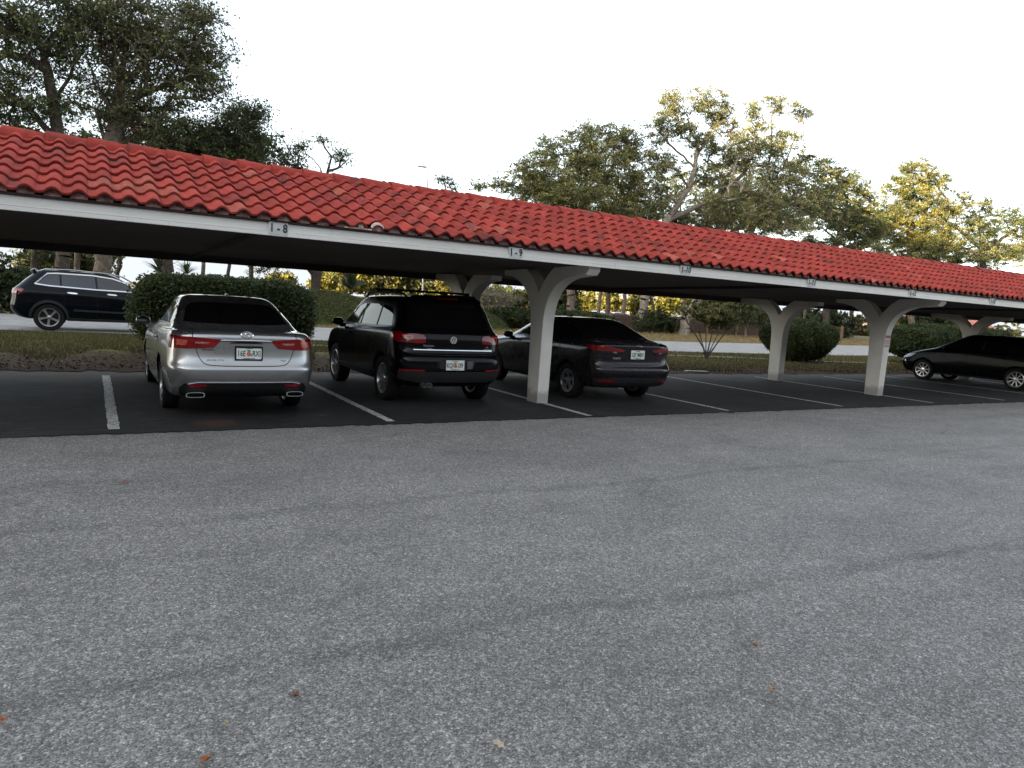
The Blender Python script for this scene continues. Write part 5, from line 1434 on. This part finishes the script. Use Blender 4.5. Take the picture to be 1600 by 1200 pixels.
# right hand group
G2 = 'oaks behind the right half of the carport'
tree('oak_tree', 'broad olive green oak left of the tall central oak', (893, 490), 47,
     [[(893, 490), (890, 440), (895, 380), (905, 330), (915, 290), (918, 250)], [(895, 360), (860, 320), (835, 290), (815, 280)], [(905, 330), (945, 290), (960, 250)], [(895, 370), (940, 330), (975, 310)]],
     [(830, 270, 38, 24), (880, 235, 45, 26), (925, 215, 42, 22), (870, 290, 60, 30), (935, 260, 60, 34), (985, 300, 45, 26), (905, 320, 80, 22), (800, 290, 30, 14), (850, 250, 26, 14), (972, 235, 22, 22), (762, 292, 20, 8), (945, 335, 70, 16), (900, 300, 80, 26), (990, 330, 50, 16), (860, 308, 60, 16), (985, 215, 30, 22), (1000, 255, 34, 30), (955, 212, 26, 16)],
     520, 62, .120, .44, ('olive', 'mid', 'olive'), G2, 'bark', .42, moss=70, extra_bare=160)
tree('oak_tree', 'tallest oak of the right group with pale curving limbs showing', (1000, 520), 45,
     [[(1000, 520), (1010, 450), (1028, 380), (1042, 345), (1060, 318), (1078, 290), (1086, 262), (1090, 225), (1082, 190), (1075, 165)], [(1042, 345), (1075, 330), (1110, 312), (1140, 290), (1165, 268)], [(1090, 240), (1112, 210), (1128, 180)], [(1086, 262), (1062, 240), (1045, 225)], [(1060, 340), (1110, 335), (1160, 332), (1200, 330)]],
     [(1045, 168, 32, 26), (1105, 160, 38, 22), (1128, 185, 26, 26), (1030, 205, 26, 20), (1062, 205, 34, 22), (1110, 225, 45, 24), (1150, 235, 30, 26), (1040, 262, 36, 26), (1120, 275, 50, 22), (1028, 300, 30, 22), (1140, 205, 12, 20, 0, 'brown'), (1150, 300, 40, 16)],
     380, 52, .105, .38, ('olive', 'mid'), G2, 'barkgrey', .46, moss=60, extra_bare=160)
tree('oak_tree', 'oak with a yellow sunlit top rising right of the tallest oak', (1070, 500), 42,
     [[(1070, 500), (1110, 440), (1165, 380), (1190, 320), (1200, 270), (1206, 230), (1205, 190)], [(1195, 300), (1225, 260), (1240, 220), (1248, 190)], [(1180, 345), (1240, 310), (1280, 290)], [(1190, 320), (1160, 290), (1140, 280)]],
     [(1180, 172, 22, 14), (1218, 165, 34, 14), (1255, 178, 24, 12), (1190, 200, 24, 12), (1230, 215, 24, 14), (1200, 262, 50, 26), (1178, 305, 60, 32), (1235, 290, 60, 34), (1265, 320, 50, 30), (1200, 350, 80, 22), (1160, 340, 50, 20), (1290, 300, 34, 22), (1190, 350, 90, 18), (1130, 320, 40, 22), (1215, 325, 70, 24), (1170, 225, 30, 22), (1205, 232, 34, 18)],
     560, 58, .115, .42, ('olive', 'mid', 'olive'), G2, 'barkgrey', .46, moss=160, extra_bare=260)
tree('oak_tree', 'darker rounded oak between the two sunlit tops', (1290, 520), 46,
     [[(1290, 520), (1292, 450), (1305, 390), (1318, 345), (1325, 310)], [(1305, 390), (1270, 372), (1245, 368)], [(1315, 350), (1345, 330), (1360, 320)]],
     [(1318, 285, 34, 22), (1345, 310, 32, 26), (1300, 318, 40, 24), (1340, 345, 45, 22), (1350, 370, 40, 16), (1300, 350, 26, 12), (1262, 378, 30, 9), (1320, 385, 60, 14), (1345, 360, 50, 20), (1288, 268, 34, 18), (1255, 250, 26, 16)],
     330, 72, .115, .42, ('mid', 'dark', 'olive'), G2, 'barkdark', .40, moss=50, extra_bare=60)
tree('oak_tree', 'golden sunlit oak near the right edge', (1425, 530), 46,
     [[(1425, 530), (1422, 460), (1422, 380), (1425, 330), (1428, 290), (1430, 260)], [(1424, 360), (1395, 320), (1385, 300)], [(1425, 340), (1465, 310), (1480, 295)]],
     [(1430, 268, 34, 18), (1400, 290, 26, 18), (1455, 285, 34, 18), (1425, 310, 58, 22), (1420, 345, 66, 26), (1440, 378, 70, 20), (1385, 350, 36, 22), (1480, 330, 30, 22), (1420, 395, 80, 14)],
     520, 70, .115, .42, ('sun_gold', 'olive', 'mid'), G2, 'bark', .42, moss=30)
tree('oak_tree', 'dark oak at the right edge behind the tile ridge', (1540, 530), 44,
     [[(1540, 530), (1538, 460), (1535, 400), (1530, 350)], [(1536, 400), (1570, 370), (1600, 350)], [(1534, 390), (1500, 360), (1490, 345)]],
     [(1515, 318, 34, 18), (1545, 345, 45, 24), (1590, 345, 30, 22), (1500, 365, 55, 26), (1570, 385, 60, 28), (1620, 370, 40, 40), (1500, 398, 60, 14), (1660, 380, 50, 50), (1540, 400, 80, 20), (1470, 385, 40, 22)],
     520, 76, .115, .42, ('mid', 'dark', 'olive'), G2, 'barkdark', .42, moss=20)
tree('oak_tree', 'hazy olive oak filling the canopy behind the tallest pale limbed oak', (1120, 520), 58,
     [[(1120, 520), (1122, 440), (1125, 370), (1118, 320)], [(1122, 380), (1180, 330)], [(1122, 380), (1060, 330)]],
     [(1060, 300, 60, 26), (1120, 300, 60, 40), (1180, 320, 70, 34), (1090, 335, 70, 16), (1150, 262, 50, 24), (1010, 318, 40, 18)], 300, 55, .125, .45, ('olive', 'mid'), G2, 'bark', .36, moss=60)
tree('oak_tree', 'oak filling the canopy between the sunlit topped oak and the golden oak', (1330, 530), 58,
     [[(1330, 530), (1332, 450), (1335, 380), (1338, 340)], [(1333, 400), (1290, 360)], [(1333, 400), (1385, 360)]],
     [(1300, 330, 50, 28), (1375, 345, 45, 30), (1260, 345, 50, 22), (1390, 380, 60, 16), (1340, 340, 50, 30), (1460, 365, 50, 26)], 260, 60, .125, .45, ('olive', 'mid'), G2, 'barkdark', .34)
tree('oak_tree', 'oak filling the low canopy behind the broad left oak of the right group', (950, 500), 60,
     [[(950, 500), (950, 430), (948, 360), (940, 320)], [(949, 380), (890, 330)], [(949, 380), (1000, 330)]],
     [(900, 290, 60, 26), (960, 290, 50, 40), (850, 300, 50, 18), (1000, 325, 40, 16), (925, 250, 40, 24)], 220, 55, .125, .45, ('mid', 'olive'), G2, 'barkdark', .34)
tree('thin_tree', 'sparse wispy treetop just above the ridge near the street lamp', (705, 470), 48, [[(705, 470), (704, 380), (700, 310), (692, 280)], [(701, 320), (715, 300)]], [(696, 284, 16, 10), (706, 292, 14, 6)], 26, 16, .085, .26, ('mid',), None, 'barkdark', .10)

# trunks seen under the roof, beyond the fence
G3 = 'trunks beyond the brown fence'
for (bx, by, ty, w, col, Y, lab, br) in ((934, 505, 435, .20, 'bark', 50, 'pale grey trunk over the brown sedan roof', 0), (972, 520, 440, .36, 'bark', 47, 'thick leaning brown trunk right of the pale grey trunk', 0), (1066, 500, 450, .32, 'bark', 49, 'thick brown trunk right of the forked dark tree', 0),
                                 (1020, 505, 445, .16, 'barkdark', 49, 'dark forked tree between two thick brown trunks', 1), (1095, 505, 455, .17, 'bark', 52, 'narrow trunk against the golden leaves, right of the thickest trunk', 0), (1253, 530, 478, .17, 'bark', 50, 'reddish trunk above the rounded bush', 0)):
    limbs = [[(bx, by), (bx + 3, (by + ty) / 2), (bx + 6, ty), (bx + 12, ty - 70)]]
    if br: limbs = [[(bx, by), (bx + 1, 480), (bx - 8, 455), (bx - 16, 430)], [(bx + 1, 482), (bx + 14, 460), (bx + 30, 435)]]
    tree('shade_tree', lab, (bx, by + 6), Y, limbs, [(bx + 14, 350 if bx < 1200 else 420, 45, 22), (bx - 10, 395, 36, 15)], 50, 60, .13, .5, ('mid', 'olive'), G3, col, w)

# sunlit wood far behind
far_n = 0
def far_tree(px, py, rx, ry, Y=88, pal=('sun_gold',), lab=None, n=90, base=None):
    return tree('background_tree', lab, (px, (base or py + ry + 20)), Y, [[(px, base or py + ry + 20), (px, py + ry * .4), (px + 1, py)]], [(px, py, rx, ry), (px - rx * .5, py + ry * .5, rx * .7, ry * .6), (px + rx * .5, py + ry * .5, rx * .7, ry * .6)], n, 60, .24, .62, pal, 'background trees beyond the parking lot', 'bark', .2, twigs=1)
for px, py, rx, ry, pal, lab in ((540, 432, 26, 24, ('sun_gold',), 'golden tree right of the forked oak, behind the spiky palmetto'), (590, 436, 30, 24, ('sun_gold', 'olive'), 'golden tree above the mound, second from the forked oak'), (638, 442, 26, 20, ('olive', 'mid'), 'greener tree between golden trees above the black SUV'),
                            (684, 446, 34, 22, ('sun_gold',), 'golden tree directly above the roof rack'), (438, 440, 16, 10, ('sun_gold', 'olive'), 'small yellow green treetop peeping over the hedge end'), (775, 462, 40, 24, ('mid', 'olive'), 'green tree behind the bare shrub'), (820, 470, 26, 26, ('mid', 'brown'), 'brownish green tree left of the first front column'),
                            (912, 472, 24, 24, ('sun_gold', 'sun_gold'), 'small golden tree left of the grey trunk'), (1000, 470, 22, 20, ('sun_gold',), 'golden tree seen through the dark fork'), (1085, 466, 34, 26, ('sun_gold',), 'bright golden tree right of the thick brown trunk'), (1128, 474, 26, 20, ('sun_gold', 'olive'), 'golden green tree above the small verge tree'),
                            (1180, 480, 34, 24, ('mid', 'olive'), 'green tree behind the second rear column'), (1340, 512, 30, 22, ('mid', 'brown'), 'reddish green tree left of the second front column'), (1395, 505, 30, 18, ('sun_gold',), 'yellow lit tree right of the second front column'), (1560, 520, 60, 16, ('olive', 'sun_gold'), 'olive tree above the far right hedge')):
    far_tree(px, py, rx, ry, 88 if px < 1200 else 70, pal, lab)
for px, py, rx, ry, lab in ((1235, 500, 45, 26, 'very dark tree behind the rounded bush'), (1290, 505, 40, 24, 'dark tree right of the rounded bush'), (1450, 496, 40, 12, 'dark foliage left of the pink roofed house'), (880, 462, 12, 26, 'dark reddish tree right of the front column')):
    far_tree(px, py, rx, ry, 54, ('dark',), lab, 110)

for px, py, rx, ry, lab in ((955, 466, 20, 22, 'golden tree between the grey and the leaning brown trunks'), (1040, 468, 20, 22, 'golden tree between the dark fork and the thick brown trunk'), (505, 440, 14, 14, 'low golden tree touching the forked oak trunk')):
    far_tree(px, py, rx, ry, 84, ('sun_gold',), lab, 70)
# shrubs at the fence and on the mound
def spiky(name, label, px, py, Y, n, ln, pal='dark', seed=3):
    rng = np.random.default_rng(seed); b = at(px, py, Y)
    root = tag(empty(name, tuple(b)), label, 'shrub')
    V = []; F = []; T = []
    for i in range(n):
        th = rng.uniform(0, 2 * math.pi); el = rng.uniform(.15, 1.4); l = ln * rng.uniform(.6, 1.1)
        d = np.array([math.cos(th) * math.cos(el), math.sin(th) * math.cos(el), math.sin(el)]); sd = np.cross(d, [0, 0, 1]); sd /= np.linalg.norm(sd)
        w = .035 * ln; b_ = len(V); mid = d * l * .55; tip = d * l - np.array([0, 0, l * .12])
        V += [-sd * w * .4, sd * w * .4, mid + sd * w, mid - sd * w, tip + sd * .004, tip - sd * .004]
        F += [(b_, b_ + 1, b_ + 2, b_ + 3), (b_ + 3, b_ + 2, b_ + 4, b_ + 5)]
        T += [PAL[pal][rng.integers(4)]] * 6
    quads_np('fronds', np.array(V), F, M['leaf'], root, False, np.array(T))
spiky('palmetto', 'dark spiky palmetto on top of the mound in front of golden trees', 548, 452, 41, 90, 1.5)
spiky('palmetto', 'spiky palmetto beside the trunk above the long hedge', 252, 428, 40, 60, 1.3, seed=4)
spiky('palmetto', 'small palmetto right of the trunk above the hedge', 292, 428, 41, 50, 1.0, seed=5)
tree('dark_shrub', 'dense dark green shrub left of the passing SUV', (20, 480), 36, [[(20, 480), (20, 460), (18, 440)]], [(14, 440, 26, 30), (-10, 450, 30, 30), (30, 470, 18, 24)], 130, 80, .09, .32, ('hedge', 'dark'), None, 'barkdark', .10, kind_cat='shrub')
tree('bare_shrub', 'nearly bare pale stemmed shrub between the black SUV and the first column', (770, 512), 40, [[(770, 512), (768, 485), (752, 455)], [(770, 510), (775, 480), (790, 450)], [(769, 505), (762, 475), (765, 440)], [(770, 506), (782, 478), (806, 448)], [(770, 508), (755, 480), (745, 462)]],
     [(775, 462, 30, 18), (795, 470, 22, 14), (755, 465, 18, 14)], 60, 14, .07, .3, ('olive', 'mid'), None, 'barkgrey', .10, twigs=8, twig=.014, kind_cat='shrub')
tree('dark_shrub', 'dark green shrub in front of the fence right of the brown sedan', (1028, 522), 43, [[(1028, 522), (1028, 505), (1030, 490)]], [(1025, 500, 28, 14), (1045, 508, 22, 11), (1005, 512, 18, 9)], 130, 80, .08, .28, ('hedge', 'dark'), None, 'barkdark', .08, kind_cat='shrub')
tree('green_shrub', 'bright green shrub at the fence behind the small verge tree', (1165, 525), 42, [[(1165, 525), (1163, 505), (1165, 488)]], [(1165, 490, 36, 18), (1190, 495, 22, 14), (1140, 492, 18, 12)], 120, 75, .085, .3, ('mid', 'hedge'), None, 'barkgrey', .09, kind_cat='shrub')

# ------------------------------------------------------------------ mound, fence, grass
def mound(label_name, cx, cy, rx, ry, h, seed):
    rng = np.random.default_rng(seed); n = 60; V = []; F = []
    f = lambda x, y: h * max(0, 1 - (abs(x) ** 2.4 + abs(y) ** 2.2)) ** .62 * (1 + .10 * math.sin(x * 5 + seed) * math.cos(y * 4))
    for j in range(n + 1):
        for i in range(n + 1):
            x, y = -1.1 + 2.2 * i / n, -1.1 + 2.2 * j / n
            V.append((cx + x * rx, cy + y * ry, f(x, y) - .05))
    for j in range(n):
        for i in range(n): F.append((j * (n + 1) + i, j * (n + 1) + i + 1, (j + 1) * (n + 1) + i + 1, (j + 1) * (n + 1) + i))
    tag(quads_np(label_name, np.array(V), F, M['mound'], None, True), kind='structure')
    k = 30000; x = rng.uniform(-1, 1, k); y = rng.uniform(-1, .4, k); z = np.array([f(a, b) for a, b in zip(x, y)]); s = z > .05
    C = np.stack([cx + x * rx, cy + y * ry, z - .02], 1)[s]
    T = palette(('mid', 'mid', 'olive'), len(C), rng) * rng.normal(1, .2, (len(C), 1)).clip(.5, 1.6)
    leaf_cards('ground_cover', C, .075 * rng.uniform(.6, 1.4, len(C)), T, None, aspect=.35, kind='stuff', rng=rng)
t = NT('mound_ground_cover')
t.set(color=t.ramp(t.noise(7.0, 7, 0.75), [(0.3, (0.035, 0.045, 0.012)), (0.6, (0.070, 0.085, 0.024)), (0.75, (0.11, 0.115, 0.040))]), rough=.95, spec=.2); t.bump(t.noise(12.0, 6, .8), .9, .05); M['mound'] = t.m
mound('hill', 11.2, 39.8, 5.2, 4.2, 1.62, 2)
mound('hill', 17.5, 41.5, 6.0, 4.0, 1.78, 6)
mound('hill', 25.0, 44.0, 5.0, 3.0, 0.9, 9)

def fence_run(x0, y0, x1, y1, h, label, gap=2.4):
    root = tag(empty('timber_fence', (x0, y0, 0), math.atan2(y1 - y0, x1 - x0)), label, 'fence'); L = math.hypot(x1 - x0, y1 - y0)
    rng = np.random.default_rng(int(x0)); mb = MB(); x = 0
    while x < L:
        w = .14; mb.box(x, x + w - .012, 0, .022, .05, h - .05 + rng.normal(0, .01)); x += w
    mb.build('board_panel', M['fence'], root)
    MB().box(0, L, .024, .07, .35, .45).box(0, L, .024, .07, h - .4, h - .3).build('rail', M['fence'], root)
    x = 0
    while x <= L:
        MB().box(x - .11, x + .11, -.14, -.003, 0, h + .1).build('post', M['fencepost'], root); x += gap
fence_run(36.5, 46.6, 64.0, 44.6, 1.32, 'dark brown board fence with pale posts behind the small verge tree', 3.4)
fence_run(23.5, 51.5, 36.2, 46.9, 1.38, 'brown fence half hidden by shrubs between the black SUV and the brown trunks', 4.0)

def blades(name, x0, x1, y0f, y1f, n, h, seed, pal, parent=None):
    rng = np.random.default_rng(seed); x = rng.uniform(x0, x1, n); y = np.array([rng.uniform(y0f(a), y1f(a)) for a in x])
    th = rng.uniform(0, 2 * math.pi, n); hh = h * rng.uniform(.5, 1.4, n); w = .007 * rng.uniform(.7, 1.5, n)
    lean = rng.normal(0, .35, (n, 2)) * hh[:, None]
    c, s = np.cos(th), np.sin(th); z = np.full(n, .02)
    V = np.stack([np.stack([x - c * w, y - s * w, z], 1), np.stack([x + c * w, y + s * w, z], 1), np.stack([x + lean[:, 0], y + lean[:, 1], z + hh], 1)], 1).reshape(-1, 3)
    T = np.repeat(np.array(pal)[rng.integers(len(pal), size=n)] * rng.normal(1, .18, (n, 1)).clip(.5, 1.7), 3, 0)
    o = quads_np(name, V, np.arange(3 * n).reshape(n, 3), M['blade'], parent, False, T, k=3); o['kind'] = 'stuff'; return o
GP = [(.045, .052, .015), (.065, .068, .020), (.098, .086, .032), (.15, .115, .05), (.035, .040, .013)]
nearr = lambda x: float(np.interp(x, [p[0] for p in ROAD_N], [p[1] for p in ROAD_N]))
blades('grass', -3, 14, lambda x: 17.9 + 1.0 * math.sin(x * 1.3) + .8 * math.sin(x * 3.7 + 1), lambda x: nearr(x) - .1, 70000, .065, 21, GP)
blades('grass', 14, 42, lambda x: 15.2 + .6 * math.sin(x * 1.1), lambda x: nearr(x) - .1, 70000, .075, 22, GP)
DG = [(.24, .17, .08), (.19, .14, .06), (.12, .10, .035), (.28, .21, .11)]
farr = lambda x: float(np.interp(x, [p[0] for p in ROAD_F], [p[1] for p in ROAD_F]))
blades('dry_grass', 5, 70, lambda x: farr(x) + .1, lambda x: farr(x) + 13, 60000, .11, 23, DG)
# leaf litter on the soil strip
rng = np.random.default_rng(31); n = 16000
x = rng.uniform(-4, 40, n); y = 14.6 + np.abs(rng.normal(0, 1.5, n)) + .2 * np.sin(x)
LIT = np.array([(.10, .062, .034), (.065, .042, .025), (.15, .10, .058), (.040, .028, .018), (.28, .22, .15), (.030, .021, .014)])
leaf_cards('leaf_litter', np.stack([x, y, np.full(n, .045) + rng.random(n) * .02], 1), .026 * rng.uniform(.5, 1.3, n), LIT[rng.choice(6, size=n, p=[.28, .28, .12, .2, .03, .09])], None, M['blade'], .5, .75, 'stuff', rng)

# ------------------------------------------------------------------ small things
def fallen_leaf(px, py, size, col, label, rz, on=None):
    p = ground_at(px, py, 0.012)
    rng = np.random.default_rng(int(px)); n = 9
    out = []
    for k in range(14):
        a = 2 * math.pi * k / 14; r = size * (1 if k % 2 else .78) * (1.0 if abs(math.cos(a)) > .5 else .6)
        out.append((r * math.cos(a), r * math.sin(a), .004 + .012 * abs(math.sin(a)) + rng.random() * .005))
    vs = [(0, 0, .003)] + out; fs = [(0, i + 1, (i + 1) % 14 + 1) for i in range(14)]
    vs += [(-size * 1.5, -.002, .004), (-size * .8, .0, .003), (-size * 1.5, .002, .004)]; fs.append((15, 16, 17))
    o = pyd('fallen_leaf', vs, fs, plain('dry_leaf_%d' % int(px), col, tuple(c * .6 for c in col), 60, .8)); o.location = p; o.rotation_euler = (0, 0, rz)
    tag(o, label, 'leaf', 'fallen leaves on the drive')
fallen_leaf(322, 1190, .020, (.36, .13, .045), 'orange brown fallen leaf at the bottom edge, left of centre', .4)
fallen_leaf(6, 1127, .018, (.36, .14, .05), 'orange fallen leaf at the lower left corner', 1.2)
fallen_leaf(778, 1167, .026, (.46, .40, .30), 'pale cream fallen leaf near the bottom centre', 2.1)
fallen_leaf(1204, 1080, .020, (.36, .22, .13), 'small tan leaf on the asphalt lower right', .1)
fallen_leaf(355, 1133, .014, (.40, .36, .22), 'tiny yellowish leaf just above the orange one', .9)
fallen_leaf(195, 753, .030, (.33, .15, .07), 'reddish leaf on the asphalt below the silver sedan', .9)
fallen_leaf(462, 1090, .018, (.20, .10, .06), 'dark brown leaf on the lower left asphalt', 2.9)
fallen_leaf(1180, 1010, .018, (.30, .16, .09), 'faded brown leaf above the tan one, lower right', 1.9)
# flat stone / paper scrap on the soil
p = ground_at(1088, 581, .03)
mb = MB(); mb.box(-.34, .34, -.11, .11, 0, .03); o = mb.build('paving_slab', M['walk'], None, bevel=.008); o.location = (p.x, p.y, .03); o.rotation_euler = (0, 0, -.3)
tag(o, 'pale flat slab lying on the soil right of the brown sedan', 'slab')
# street lamp
lp = at(669, 262, 60)
r = tag(empty('street_lamp', (lp.x, lp.y, 0)), 'thin street lamp rising above the tile ridge with its head pointing left', 'street lamp')
mb = MB(); mb.tube([(0, 0, 0), (0, 0, 6), (0, 0, lp.z)], [.09, .075, .055], 10); mb.build('pole', M['galv'], r, True)
mb = MB(); mb.tube([(0, 0, lp.z - .03), (-.25, 0, lp.z)], .03, 8); mb.build('arm', M['galv'], r, True)
mb = MB(); mb.prism([(-.16, -.05), (-.13, .07), (.13, .07), (.16, -.05)], -.95, -.2, Matrix.Translation((0, 0, lp.z))); mb.build('lamp_head', M['galv'], r, bevel=.03)
# houses glimpsed far right
def house(px, py, Y, w, d, h, label, rz=0.0, rm='roofpink'):
    p = at(px, py, Y); r = tag(empty('house', (p.x, p.y, 0), rz), label, 'house')
    MB().box(-w / 2, w / 2, -d / 2, d / 2, 0, h).build('wall', M['stucco'], r)
    mb = MB(); mb.prism([(-d / 2 - .6, h - .1), (0, h + d * .22), (d / 2 + .6, h - .1)], -w / 2 - .6, w / 2 + .6); mb.build('roof', M[rm], r)
    for k in range(4):
        x = -w / 2 + (k + .5) * w / 4
        f = MB().box(x - .6, x + .6, -d / 2 - .05, -d / 2 - .003, .9, 2.2).build('window', M['fascia'], r); MB().box(x - .52, x + .52, -d / 2 - .07, -d / 2 - .052, .98, 2.12).build('pane', M['winglass'], f)
house(1452, 505, 78, 26, 10, 2.6, 'low house with a faded pink tile roof glimpsed past the third rear column')
house(905, 484, 105, 16, 10, 3.0, 'pale house glimpsed between trunks beyond the lot', rm='walk')
